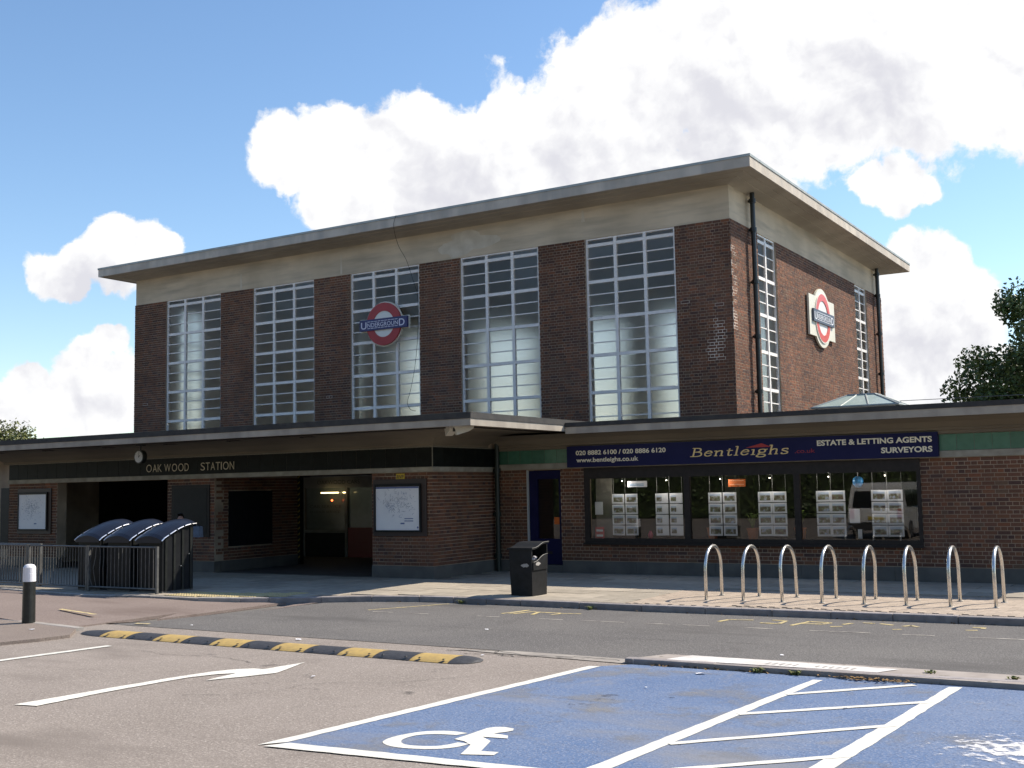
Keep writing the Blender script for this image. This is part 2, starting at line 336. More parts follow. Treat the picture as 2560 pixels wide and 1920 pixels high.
# ------------------------------------------------------------------ ground
def sheet(name, pts, z, m, parent=None, th=None, kind='structure'):
    b = MB(); b.poly([(x, y, z) for x, y in pts]); o = b.build(name, m, parent); 
    if kind: o['kind'] = kind
    return o
def asphalt(name, c1, c2, grain_hi, grain_lo, patch, big=0.5, gs=52, red=None):
    m = bpy.data.materials.new(name); m.use_nodes = True; t = m.node_tree; b = t.nodes['Principled BSDF']; L = t.links.new
    tcn = t.nodes.new('ShaderNodeTexCoord')
    def nz(s_, d_, r_=.55, mp=None):
        v = tcn.outputs['Object']
        if mp:
            q = t.nodes.new('ShaderNodeMapping'); q.inputs['Scale'].default_value = mp; L(v, q.inputs[0]); v = q.outputs[0]
        n = t.nodes.new('ShaderNodeTexNoise'); n.inputs['Scale'].default_value = s_; n.inputs['Detail'].default_value = d_; n.inputs['Roughness'].default_value = r_; L(v, n.inputs['Vector']); return n.outputs['Fac']
    def rmp(f, a, bb):
        n = t.nodes.new('ShaderNodeMapRange'); L(f, n.inputs[0]); n.inputs[1].default_value = a; n.inputs[2].default_value = bb; return n.outputs[0]
    def mx_(f, A, B):
        n = t.nodes.new('ShaderNodeMix'); n.data_type = 'RGBA'; L(f, n.inputs['Factor'])
        for s_, v in (('A', A), ('B', B)):
            if isinstance(v, tuple): n.inputs[s_].default_value = (*v, 1)
            else: L(v, n.inputs[s_])
        return n.outputs['Result']
    c = mx_(rmp(nz(big, 7, .6), .35, .68), c1, c2)
    c = mx_(rmp(nz(2.3, 6, .65, (1, .45, 1)), .60, .78), c, patch)
    c = mx_(rmp(nz(gs, 3, .7), .52, .68), c, grain_hi)
    c = mx_(rmp(nz(gs*.8+7, 3, .7), .53, .70), c, grain_lo)
    c = mx_(rmp(nz(.22, 4, .6, (1, 3, 1)), .56, .72), c, patch)
    L(c, b.inputs['Base Color']); b.inputs['Roughness'].default_value = .9; b.inputs['Specular IOR Level'].default_value = .2
    bp = t.nodes.new('ShaderNodeBump'); bp.inputs['Strength'].default_value = .55; bp.inputs['Distance'].default_value = .008; L(nz(gs, 3, .6), bp.inputs['Height']); L(bp.outputs[0], b.inputs['Normal'])
    return m
M_CARPARK = asphalt('car_park_asphalt', (.22, .19, .168), (.265, .23, .205), (.42, .38, .34), (.12, .105, .095), (.18, .155, .137))
M_ROAD = asphalt('road_asphalt', (.105, .10, .098), (.135, .128, .122), (.27, .26, .25), (.055, .053, .052), (.088, .083, .08))
M_REDTAR = asphalt('red_tarmac', (.185, .145, .128), (.225, .18, .16), (.30, .26, .235), (.12, .095, .085), (.15, .115, .10))
M_BLUE = asphalt('blue_surfacing', (.095, .152, .275), (.145, .195, .30), (.26, .285, .36), (.07, .095, .16), (.20, .205, .225), big=.8, gs=48)
M_FOOTWAY = asphalt('footway_tarmac', (.19, .155, .135), (.23, .19, .165), (.33, .29, .26), (.11, .095, .085), (.15, .125, .11))
M_STREETG = asphalt('outer_ground', (.15, .14, .13), (.18, .17, .155), (.25, .24, .22), (.09, .085, .08), (.13, .12, .11))
sheet('ground', [(-700, -700), (700, -700), (700, 900), (-700, 900)], -0.135, M_STREETG)
KERB = [(-40, -11.3), (-20, -11.3), (-12.3, -11.35), (-10.6, -11.62), (-9.1, -11.75), (-7.4, -11.5), (-6.2, -11.45), (-5.38, -11.21), (-4.93, -10.94), (-4.07, -10.51), (-3.3, -10.02), (-2.44, -9.75), (-1.75, -9.68),
        (-.36, -9.70), (1.9, -9.72), (4.0, -9.62), (7.5, -9.5), (14, -9.4), (30, -9.4)]
sheet('road', [(-5.2, -14.36), (3.9, -14.33), (30, -14.2), (30, -9.45), (14, -9.45), (7.5, -9.55), (4.0, -9.67), (1.9, -9.77), (-.36, -9.75), (-1.75, -9.73), (-2.44, -9.80), (-3.3, -10.07), (-4.0, -10.5), (-4.21, -11.42), (-4.67, -13.83), (-5.0, -14.36)], ZRD, M_ROAD)
sheet('car_park', [(-40, -45), (40, -45), (40, -14.2), (30, -14.21), (3.9, -14.34), (-5.2, -14.37), (-40, -14.37)], ZRD-.004, M_CARPARK)
# the red forecourt tarmac ramps up to the dropped kerb
def redz(x): return -0.0965+0.07*min(1, max(0, (-4.3-x)/3.5))
def rhi(x):
    for (a, ya), (c_, yc) in zip(KERB, KERB[1:]):
        if a <= x <= c_: return ya+(yc-ya)*(x-a)/(c_-a)+.02
    return -11.3
def rlo(x): return -11.42+(-4.21-x)*5.24 if x > -4.67 else (-13.83+(-4.67-x)*2.15 if x > -5.1 else -15.19-.143*(x+4.72))
b = MB(); xs = [-4.1, -4.2, -4.3, -4.45, -4.6, -4.75, -4.9, -5.09, -5.12, -5.8, -7, -9, -12, -40]
for a, c_ in zip(xs, xs[1:]):
    n_ = 4
    for i in range(n_):
        g = lambda x, t_: rlo(x)+(rhi(x)-rlo(x))*t_
        b.poly([(c_, g(c_, i/n_), redz(c_)), (a, g(a, i/n_), redz(a)), (a, g(a, (i+1)/n_), redz(a)), (c_, g(c_, (i+1)/n_), redz(c_))])
    b.poly([(c_, rlo(c_), -.13), (a, rlo(a), -.13), (a, rlo(a), redz(a)), (c_, rlo(c_), redz(c_))])
structure(b.build('forecourt_tarmac', M_REDTAR))
# footway island with the bollard
ISL = [(-4.72, -15.21), (-4.15, -15.75), (-4.2, -16.2), (-4.6, -17.5), (-5.4, -22), (-14, -22), (-14, -13.9), (-7.03, -14.88)]
b = MB(); b.prism([(x, y) for x, y in ISL][::-1], -.12, -.058); structure(b.build('footway_island', M_FOOTWAY))
M_KERB = mat('kerb_concrete', (.36, .33, .30), (.26, .24, .22), .85, 6, 5, bump=.3, bscale=60, rand=.12)
M_KERBD = mat('kerb_granite', (.30, .27, .26), (.22, .20, .20), .8, 7, 5, bump=.35, bscale=60, rand=.15)
def kerb_run(root, pts, width, z0, z1, m, length=0.92, name='kerb_stone', side=1):
    """stones of about `length` laid along a polyline, the polyline being their outer (road) edge"""
    seg = []; 
    for p, q in zip(pts, pts[1:]):
        p, q = Vector(p), Vector(q); n = max(1, round((q-p).length/length)); seg += [(p.lerp(q, k/n), p.lerp(q, (k+1)/n)) for k in range(n)]
    for p, q in seg:
        d = (q-p).normalized(); nn = Vector((-d.y, d.x))*side*width; g = d*.005
        zt = z1+rnd.uniform(-.004, .004); c = .018
        a0, a1 = p+g, q-g
        bb = MB(); ins = nn*(c/width)
        prof = [(Vector((0, 0)), z0), (Vector((0, 0)), zt-c), (ins*.35, zt-c*.3), (ins, zt), (nn, zt), (nn, z0)]
        i = 0; vs = [(a0.x+o.x, a0.y+o.y, z) for o, z in prof]+[(a1.x+o.x, a1.y+o.y, z) for o, z in prof]
        n = len(prof); bb.quads(vs, [(k, n+k, n+k+1, k+1) for k in range(n-1)]+[tuple(range(n)), tuple(range(2*n-1, n-1, -1))])
        bb.build(name, m, root)
kroot = thing('kerb', '', ''); del kroot['label']; del kroot['category']; kroot['kind'] = 'structure'
kerb_run(kroot, KERB[7:17], .14, -.16, .002, M_KERBD)
kerb_run(kroot, KERB[2:8], .14, -.16, .0, M_KERB)
kerb_run(kroot, [(-7.6, -14.80), (-7.03, -14.88), (-4.72, -15.21)][::-1], .13, -.16, -.050, M_KERB, side=-1)
# kerbed strip between road and bays
b = MB(); b.prism([(4.02, -14.62), (30, -14.3), (30, -13.85), (5.9, -14.05), (4.3, -14.12)], ZRD-.05, -.048); structure(b.build('divider_strip', mat('divider_top', (.34, .30, .27), (.27, .235, .21), .9, 5, 6, bump=.3, dark=(9, .66, (.10, .085, .06)))))
droot = thing('divider_kerb', '', ''); del droot['label']; del droot['category']; droot['kind'] = 'structure'
kerb_run(droot, [(4.0, -14.64), (5.05, -14.60), (7.0, -14.57), (8.2, -14.45), (12, -14.4)], .12, -.16, -.045, M_KERBD)
kerb_run(droot, [(4.02, -14.60), (4.32, -14.10)], .1, -.16, -.046, M_KERBD, side=-1)
M_PAINT = mat('white_road_paint', (.66, .65, .60), (.58, .57, .52), .8, 9, 5, dark=(42, .70, (.30, .28, .26)), bump=.2, bscale=120)
M_WORNW = mat('worn_white_paint', (.62, .60, .56), (.42, .39, .36), .85, 3, 6, dark=(30, .62, (.2, .185, .17)), lo=.4, hi=.6)
b = MB(); b.poly([(4.45, -14.52, -.042), (6.75, -14.46, -.042), (6.9, -14.18, -.042), (4.6, -14.13, -.042)]); structure(b.build('divider_paint', mat('pale_kerb_paint', (.66, .645, .62), (.52, .49, .46), .85, 4, 6, dark=(26, .66, (.3, .27, .24)))))
# scratched letters on the painted divider
b = MB(); rs = random.Random(3)
for x0, n in ((5.55, 5), (6.08, 6)):
    for k in range(n):
        xx = x0+k*.075
        b.poly([(xx, -14.40+rs.uniform(-.03, .03), -.0395), (xx+.03, -14.40+rs.uniform(-.03, .03), -.0395), (xx+.045, -14.29, -.0395), (xx+.02, -14.29, -.0395)])
structure(b.build('divider_lettering', mat('faded_lettering', (.33, .31, .29), None, .9)))
# ---- painted markings
def wav(pts, step=.12, amp=.006):
    o = []; n = len(pts)
    for k in range(n):
        p, q = Vector(pts[k]), Vector(pts[(k+1) % n]); m_ = max(1, int((q-p).length/step)); d = (q-p)
        nn = Vector((-d.y, d.x)).normalized() if d.length > 0 else Vector((0, 0))
        for j in range(m_):
            o.append(tuple(p.lerp(q, j/m_)+nn*(rnd.uniform(-amp, amp) if j else 0)))
    return o
def mark(name, pts, m=None, z=ZRD+.004, amp=.006):
    b = MB(); b.poly([(x, y, z) for x, y in wav(pts, amp=amp)]); return structure(b.build(name, m or M_PAINT))
def line(name, p, q, wd, m=None, z=ZRD+.004, amp=.006):
    p, q = Vector(p), Vector(q); d = (q-p).normalized(); n = Vector((-d.y, d.x))*wd/2
    return mark(name, [p-n, q-n, q+n, p+n], m, z, amp)
mark('blue_bay', [(3.33, -19.55), (5.4, -19.36), (12, -18.75), (12, -14.46), (8.2, -14.5), (7, -14.62), (4.1, -14.68), (3.82, -14.95)], M_BLUE, ZRD, .004)
BZ = ZRD+.004
mark('bay_line', [(3.21, -19.60), (3.36, -19.42), (3.86, -14.96), (3.73, -14.99)], None, BZ)
mark('bay_line', [(3.29, -19.62), (5.3, -19.42), (12, -18.8), (12, -18.64), (5.43, -19.26), (3.40, -19.44)], None, BZ+.002)
mark('bay_line', [(5.84, -19.5), (6.0, -19.5), (6.30, -14.83), (6.20, -14.84)], None, BZ)
mark('bay_line', [(7.20, -19.2), (7.36, -19.2), (7.60, -14.67), (7.48, -14.70)], None, BZ)
for p, q in (((6.22, -15.74), (7.17, -14.74)), ((6.15, -16.82), (7.50, -15.54)), ((6.08, -18.13), (7.44, -16.70)), ((6.05, -19.25), (7.40, -17.90))):
    line('hatch_line', p, q, .085, None, BZ+.002)
def catmull(P, n=5, closed=False):
    o = []; m_ = len(P)
    for i in range(m_ if closed else m_-1):
        g = lambda j: Vector(P[j % m_]) if closed else Vector(P[max(0, min(m_-1, j))])
        a, b_, c, d = g(i-1), g(i), g(i+1), g(i+2)
        for k in range(n):
            t = k/n; o.append(.5*((2*b_)+(-a+c)*t+(2*a-5*b_+4*c-d)*t*t+(-a+3*b_-3*c+d)*t**3))
    if not closed: o.append(Vector(P[-1]))
    return o
outer = catmull([(4.47, -18.50), (4.28, -18.50), (4.10, -18.62), (4.01, -18.85), (4.03, -19.05), (4.15, -19.15), (4.32, -19.17), (4.53, -19.11), (4.67, -18.97), (4.70, -18.82)], 4)
inner = catmull([(4.59, -18.82), (4.56, -18.93), (4.48, -19.02), (4.31, -19.07), (4.20, -19.03), (4.13, -18.92), (4.14, -18.76), (4.25, -18.65), (4.43, -18.60)], 4)
mark('wheelchair_symbol', [tuple(p) for p in outer]+[tuple(p) for p in inner], None, BZ, .002)
mark('wheelchair_symbol', [(4.50, -18.74), (4.51, -18.52), (4.51, -18.27), (4.55, -18.20), (4.62, -18.17), (4.72, -18.19), (4.755, -18.26), (4.73, -18.33), (4.67, -18.42), (4.82, -18.44), (4.87, -18.53), (4.66, -18.57), (4.80, -18.67), (4.92, -18.99), (5.06, -18.96), (5.08, -19.06), (4.84, -19.15), (4.73, -18.85), (4.62, -18.77)], None, BZ+.0015, .002)
mark('arrow_marking', [(-.19, -19.38), (-.09, -18.2), (-.02, -17.6), (.08, -17.1), (.2, -16.85), (.36, -16.72), (.50, -16.72), (.58, -16.11), (.82, -16.85), (.65, -17.23), (.47, -17.56), (.41, -17.06), (.27, -17.2), (.14, -17.5), (.10, -17.93), (.06, -18.6), (.08, -19.33)], mat('arrow_paint', (.74, .72, .66), (.62, .60, .54), .85, 6, 6, dark=(36, .62, (.28, .25, .23)), bump=.2, bscale=120))
line('lane_line', (-3.35, -20.3), (-2.87, -16.1), .13)
M_YEL = mat('worn_yellow_paint', (.58, .46, .20), (.38, .32, .19), .9, 7, 5, dark=(26, .60, (.13, .122, .11)))
FR = [[(-.03, -10.83), (.13, -10.22)], [(.13, -10.22), (.08, -10.78)], [(.18, -10.81), (.32, -10.37)], [(.51, -10.79), (.43, -10.42)], [(.36, -10.45), (.84, -10.44)], [(.81, -10.71), (.86, -10.48), (1.18, -10.41)],
 [(3.52, -10.56), (3.57, -10.29), (3.92, -10.21)], [(4.17, -10.11), (4.38, -10.12), (4.40, -10.5), (4.12, -10.5)], [(4.61, -10.61), (4.71, -10.08), (5.03, -10.12), (4.96, -10.31), (4.68, -10.36)],
 [(5.14, -10.55), (5.28, -10.46)], [(5.23, -10.25), (5.32, -10.05)], [(5.43, -9.95), (5.6, -9.98)], [(5.67, -9.96), (5.87, -10.06)], [(5.97, -10.53), (6.08, -10.48)], [(6.02, -10.16), (6.1, -10.02), (6.22, -10.15)],
 [(6.88, -9.93), (7.02, -9.9), (7.03, -10.04)], [(6.85, -10.26), (6.99, -10.21)]]
for k, l in enumerate(FR):
    for p, q in zip(l, l[1:]): line('faded_road_lettering', p, q, .062, M_YEL, BZ+.0006*(k % 4), .01)
line('yellow_line', (-2.43, -11.21), (-1.72, -9.86), .05, M_YEL, BZ)
for a, c_ in ((-2.2, -1.8), (-1.5, -1.1), (-.2, .2), (.9, 1.3), (1.6, 2.3), (2.6, 3.0), (3.2, 3.6), (4.1, 4.5), (5.0, 5.8), (6.2, 6.6), (7.0, 7.7)):
    line('dashed_line', (a, -11.27+a*.045), (c_, -11.27+c_*.045), .04, mat('worn_white_thin', (.45, .42, .37), (.22, .2, .19), .9, 8, 5), BZ, .01)
line('yellow_line', (-7.15, -13.66), (-5.81, -14.0), .07, M_YEL, -.018)
line('yellow_line', (-4.57, -14.24), (-4.30, -14.2), .07, M_YEL, -.08)
# worn smear of white paint in the second bay
def worn(name, c, scale, thr, soft=.06, centre=None, rad=1.0):
    m = bpy.data.materials.new(name); m.use_nodes = True; t = m.node_tree; L = t.links.new; bs = t.nodes['Principled BSDF']; bs.inputs['Base Color'].default_value = (*c, 1); bs.inputs['Roughness'].default_value = .9
    tcn = t.nodes.new('ShaderNodeTexCoord'); n = t.nodes.new('ShaderNodeTexNoise'); n.inputs['Scale'].default_value = scale; n.inputs['Detail'].default_value = 8; n.inputs['Roughness'].default_value = .68; L(tcn.outputs['Object'], n.inputs['Vector'])
    f = n.outputs['Fac']
    if centre:
        d = t.nodes.new('ShaderNodeVectorMath'); d.operation = 'DISTANCE'; L(tcn.outputs['Object'], d.inputs[0]); d.inputs[1].default_value = centre
        k = t.nodes.new('ShaderNodeMath'); k.operation = 'MULTIPLY_ADD'; L(d.outputs['Value'], k.inputs[0]); k.inputs[1].default_value = -.38/rad; k.inputs[2].default_value = .16
        ad = t.nodes.new('ShaderNodeMath'); L(f, ad.inputs[0]); L(k.outputs[0], ad.inputs[1]); f = ad.outputs[0]
    mr = t.nodes.new('ShaderNodeMapRange'); L(f, mr.inputs[0]); mr.inputs[1].default_value = thr; mr.inputs[2].default_value = thr+soft
    L(mr.outputs[0], bs.inputs['Alpha']); return m
b = MB(); b.poly([(x, y, BZ) for x, y in ((7.7, -18.1), (9.1, -18.0), (9.2, -16.2), (7.8, -16.3))])
structure(b.build('worn_symbol', worn('smeared_white', (.66, .66, .68), 9, .54, .12, (8.42, -17.2, BZ), 1.15)))
b = MB(); b.poly([(x, y, BZ) for x, y in ((7.7, -16.1), (9.4, -16.0), (9.4, -14.8), (7.8, -14.9))])
structure(b.build('faded_patch', worn('pale_scuff', (.42, .43, .45), 4, .60, .2)))
b = MB(); b.poly([(x, y, BZ+.0005) for x, y in ((4.3, -17.5), (5.3, -17.3), (5.4, -16.3), (4.4, -16.5))])
structure(b.build('tyre_scuff', worn('dark_scuff', (.05, .06, .09), 3.5, .60, .12)))
b = MB(); b.poly([(x, y, ZRD+.0022) for x, y in ((3.4, -19.5), (12, -18.7), (12, -14.6), (3.9, -14.9))])
structure(b.build('bay_wear', worn('worn_bay_patch', (.26, .255, .25), 1.1, .53, .26)))
b = MB(); b.poly([(x, y, BZ-.003) for x, y in ((-3, -17.6), (3, -17.6), (3, -15.9), (-3, -15.9))])
structure(b.build('oil_stain', worn('dark_stain', (.11, .10, .095), 1.3, .60, .14)))
# tyre scuffs on blue
def crack(pts, wd, sd, z=ZRD+.0035):
    rr = random.Random(sd); P = catmull(pts, 7); P = [p+Vector((rr.uniform(-.03, .03), rr.uniform(-.03, .03))) for p in P]; q = MB()
    for a, c in zip(P, P[1:]):
        d = (c-a); n = Vector((-d.y, d.x)).normalized()*wd*rr.uniform(.3, 1.0)/2; q.poly([(*(a-n), z), (*(c-n), z), (*(c+n), z), (*(a+n), z)])
    structure(q.build('asphalt_crack', mat('crack_shadow', (.045, .042, .04), None, .95)))
crack([(1.55, -14.6), (2.1, -14.42), (2.7, -14.55), (3.3, -14.45), (3.9, -14.5)], .022, 1, ZRD+.0055); crack([(1.9, -14.75), (2.3, -14.62), (2.6, -14.7), (2.9, -14.58)], .02, 2); crack([(2.2, -14.42), (2.25, -14.6), (2.5, -14.72)], .018, 3, ZRD+.006)
crack([(-2.2, -16.2), (-1.4, -16.35), (-.8, -16.2), (.0, -16.4)], .012, 4); crack([(.9, -18.3), (1.5, -17.9), (1.7, -17.2), (2.4, -16.8), (2.9, -16.1)], .008, 5); crack([(-1.5, -12.9), (.5, -12.6), (2.6, -12.75), (5.5, -12.5)], .010, 6)
# concrete channel between road and car park
sheet('gutter_strip', [(1.5, -14.52), (4.02, -14.66), (4.2, -14.36), (2.4, -14.33)], ZRD+.004, mat('gutter_concrete', (.33, .30, .265), (.26, .235, .21), .9, 4, 6, dark=(5, .63, (.15, .135, .12))))

# ------------------------------------------------------------------ pavement: bedding sheet + single flags
proot = thing('pavement', '', ''); del proot['label']; del proot['category']; proot['kind'] = 'structure'
b = MB(); kk = [(x, y+.09) for x, y in KERB]; b.poly([(x, y, -.014) for x, y in kk+[(30, -3.9), (-40, -3.9)]]); b.build('bedding', mat('joint_sand', (.27, .23, .185), (.20, .17, .14), .95, 12), proot)
M_FLAG = mat('paving_flag', (.37, .325, .262), (.29, .255, .205), .85, 5, 6, bump=.2, bscale=70, rand=.17)
def kerb_y(x):
    for (a, ya), (c_, yc) in zip(KERB, KERB[1:]):
        if a <= x <= c_: return ya+(yc-ya)*(x-a)/(c_-a)
    return -9.4
nflag = 0; rows = []; y = -4.06; k = 0
while y > -12.0:
    d = .61; rows.append((y-d, y, (k % 2)*.46)); y -= d; k += 1
rest = MB()
for y0, y1, off in rows:
    x = -16.4+off
    while x < 8.6:
        x0, x1 = x, x+.92; x += .92
        ya = max(y0, kerb_y(x0)+.15, kerb_y(x1)+.15, kerb_y((x0+x1)/2)+.15)
        if ya > y1-.08: continue
        if x1 > 1.62 and ya < -6.9:      # block paving takes over around the bicycle stands
            if x0 > 1.5 or y1 <= -6.9: 
                if x0 > 1.3: continue
                x1 = min(x1, 1.5)
            
        if x0 < -4.6 and y1 > -6.45: continue
        dz = rnd.uniform(-.003, .003); tl = rnd.uniform(-.002, .002); g = .006
        bb = rest if x1 < -9.2 else MB()
        vs = [(x0+g, ya+g, -.05), (x1-g, ya+g, -.05), (x1-g, y1-g, -.05), (x0+g, y1-g, -.05), (x0+g, ya+g, dz), (x1-g, ya+g, dz+tl), (x1-g, y1-g, dz+tl), (x0+g, y1-g, dz)]
        bb.quads(vs, [(4, 5, 6, 7), (0, 1, 5, 4), (1, 2, 6, 5), (2, 3, 7, 6), (3, 0, 4, 7)])
        if bb is not rest: bb.build('paving_flag', M_FLAG, proot); nflag += 1
rest.build('shaded_flags', M_FLAG, proot, kind='stuff')
b = MB(); rs = random.Random(5)
x = 1.52; j = 0
while x < 9.0:
    yy = -6.92
    while yy-.2 > kerb_y(x)+.14:
        dz = rs.uniform(-.0012, .0012)-.001
        o2 = .1 if j % 2 else 0
        y1_, y0_ = min(yy+o2, -6.92), yy-.2+o2
        e_ = .0015; b.quads([(x+e_, y0_+e_, -.04), (x+.1-e_, y0_+e_, -.04), (x+.1-e_, y1_-e_, -.04), (x+e_, y1_-e_, -.04), (x+e_, y0_+e_, dz), (x+.1-e_, y0_+e_, dz), (x+.1-e_, y1_-e_, dz), (x+e_, y1_-e_, dz)], [(4, 5, 6, 7), (0, 1, 5, 4), (1, 2, 6, 5), (3, 0, 4, 7)])
        yy -= .2
    x += .1; j += 1
def paver_mat():
    m = mat('block_paver', (.39, .318, .25), (.34, .278, .22), .9, 3, 3, bump=.2)
    t = m.node_tree; g = t.nodes.new('ShaderNodeNewGeometry'); bs = t.nodes['Principled BSDF']; src = bs.inputs['Base Color'].links[0].from_socket
    mr = t.nodes.new('ShaderNodeMapRange'); t.links.new(g.outputs['Random Per Island'], mr.inputs[0]); mr.inputs[3].default_value = .9; mr.inputs[4].default_value = 1.1
    v = t.nodes.new('ShaderNodeVectorMath'); v.operation = 'SCALE'; t.links.new(src, v.inputs[0]); t.links.new(mr.outputs[0], v.inputs['Scale']); t.links.new(v.outputs[0], bs.inputs['Base Color']); return m
b.build('block_paving', paver_mat(), proot, kind='stuff')
# tactile slabs at the dropped kerb
M_TAC = mat('buff_tactile_slab', (.46, .38, .20), (.40, .33, .18), .85, 10, 3, rand=.1)
tb = MB(); tb.box(-.197, -.197, -.04, .197, .197, .002)
for i in range(6):
    for j in range(6):
        tb.lathe([(.022, 0), (.018, .004), (.010, .005)], (-.167+i*.0667, -.167+j*.0667, .002), 6)
tme = tb.mesh('tactile_slab', M_TAC)
for i in range(6):
    for j in range(2):
        xx = -7.05+i*.4; share('tactile_slab', tme, (xx, max(kerb_y(xx-.2), kerb_y(xx), kerb_y(xx+.2))+.36+j*.4, .003), proot)

# ------------------------------------------------------------------ the station building
B = thing('station_building', 'brick station building with tall glazed hall, overhanging flat roof and low shop wings', 'building', (-10.8, 0, 0))
BO = Vector(WL[B.name])
OWN = []        # single bricks to become objects
def wall_core(mb, u0, u1, z0, z1, ops, fn, w0, w1):
    us = sorted(set([u0, u1]+[c for o in ops for c in o[:2] if u0 < c < u1]))
    for a, c in zip(us, us[1:]):
        zs = [z0]
        for o in sorted([o for o in ops if o[0] <= a+1e-6 and o[1] >= c-1e-6], key=lambda o: o[2]): zs += [max(z0, o[2]), min(z1, o[3])]
        zs.append(z1)
        for p, q in zip(zs[::2], zs[1::2]):
            if q-p > 1e-3:
                A, C = fn(a, p, w0), fn(c, q, w1); mb.box(*A, *C)
def bricks(mb, u0, u1, z0, z1, ops, fn, own=None, course=.0745, ph=0.0, repoint=None, seed=1, rp=None):
    rr = random.Random(seed); n = int(round((z1-z0)/course)); course = (z1-z0)/n
    for i in range(n):
        za, zb = z0+i*course+.0062, z0+(i+1)*course-.0062
        segs = [(u0, u1)]
        for o in ops:
            if o[2] < zb-.01 and o[3] > za+.01:
                ns = []
                for a, c in segs:
                    if o[1] <= a or o[0] >= c: ns.append((a, c)); continue
                    if o[0] > a: ns.append((a, o[0]))
                    if o[1] < c: ns.append((o[1], c))
                segs = ns
        hdr = i % 2; pitch = .1125 if hdr else .225
        base = u0+ph-(.056 if hdr else 0)-.225
        for a, c in segs:
            k = math.floor((a-base)/pitch)
            while True:
                x0 = base+k*pitch; x1 = x0+pitch; k += 1
                if x0 >= c: break
                p, q = max(x0+.0062, a+.002), min(x1-.0062, c-.002)
                if q-p < .02: continue
                pr = rr.uniform(-.0025, .0015); dz = rr.uniform(-.001, .001)
                full = abs((q-p)-(pitch-.0124)) < 1e-4
                if own is not None and full and own[0] < p and q < own[1]:
                    OWN.append((hdr, (p+q)/2, (za+zb)/2+dz)); continue
                P = [fn(p, za+dz, -.012), fn(q, za+dz, -.012), fn(q, zb+dz, -.012), fn(p, zb+dz, -.012), fn(p, za+dz, pr), fn(q, za+dz, pr), fn(q, zb+dz, pr), fn(p, zb+dz, pr)]
                mb.quads(P, [(4, 5, 6, 7), (0, 1, 5, 4), (1, 2, 6, 5), (2, 3, 7, 6), (3, 0, 4, 7)])
                if repoint is not None and rp and rp((p+q)/2, (za+zb)/2, rr):
                    e = .0062; dd_ = rr.uniform(0, .0008)
                    for (aa, bb_, c0, c1) in ((p-e, q+e, za-e, za), (p-e, q+e, zb, zb+e), (p-e, p, za, zb), (q, q+e, za, zb)):
                        A, C = fn(aa, c0, -.01), fn(bb_, c1, -.0002-dd_); repoint.box(*A, *C)
wins = [(a, c, WB, ZT) for a, c in WX]; swins = [(a, c, WB, ZT) for a, c in SW]
fr0 = FRONT(0.0); sd0 = SIDE(0.0)
core = MB()
wall_core(core, -L_+.4, -.4, 3.0, ZT, wins, fr0, -.0055, -.40)
wall_core(core, 0.008, D_-.008, 3.0, ZT, swins, sd0, -.0055, -.40)
wall_core(core, .41, D_, 3.0, ZT, swins, SIDE(-L_), .0, .40)
wall_core(core, -L_+.4, -.4, 3.0, ZT, wins, FRONT(D_), .0, .40)
core.box(-L_+.008, .008, 3.0, -L_+.4, .4, ZT)
core.build('hall_wall', [M_MORTAR], B)
bm_ = MB(); rp = MB(); cx, cz = -0.55, 6.2
SPOT = [(-.55, 6.02), (-1.27, 6.48), (-.69, 6.42), (-.30, 6.28), (-21.0, 4.95), (-12.9, 4.72), (-9.25, 5.55)]
def rp_front(u, v, rr):
    for sx, sz in SPOT[1:]:
        if abs(u-sx) < .07 and abs(v-sz) < .035: return True
    # stepped patch of re-pointed joints near the right corner
    if 4.95 < v < 6.0: return abs(u-(-.44+.09*math.sin(v*7)))< .07+.13*min(1, (6.0-v)*2.2)*rr.uniform(.6, 1.1)
    return False
bricks(bm_, -L_, 0, WB-.15, ZT, wins, fr0, repoint=rp, rp=rp_front, seed=2)
def rp_side(u, v, rr): return u < .36 and 5.7 < v < 7.75 and rr.random() < .5
bricks(bm_, 0, D_, WB-.15, ZT, swins, sd0, repoint=rp, rp=rp_side, seed=3, ph=.05)
hb = bm_.build('hall_brickwork', M_BRICK, B, kind='stuff')
rp.build('repointed_joints', M_REPOINT, B)
# hall interior
b = MB(); b.box(-L_+.3, .3, 8.46, -.3, D_-.3, 8.6); b.box(-L_+.3, .3, -.02, -.3, D_-.3, .0)
b.build('hall_ceiling', M_INT, B)
b = MB()
for k in range(1, 5):
    x = WX[k][0]-PP/2; b.box(x-.2, .42, 8.0, x+.2, D_-.42, 8.45)
b.build('ceiling_beam', M_INT, B)
b = MB()
for p in ((-L_, 0), ): 
    b.box(-L_+.02, .02, 0, -L_+.4, D_-.02, 3.0); b.box(-.4, .02, 0, -.02, D_-.02, 3.0); b.box(-L_+.41, D_-.4, 0, -.41, D_-.02, 3.0)
b.build('hall_lower_wall', M_INT, B)
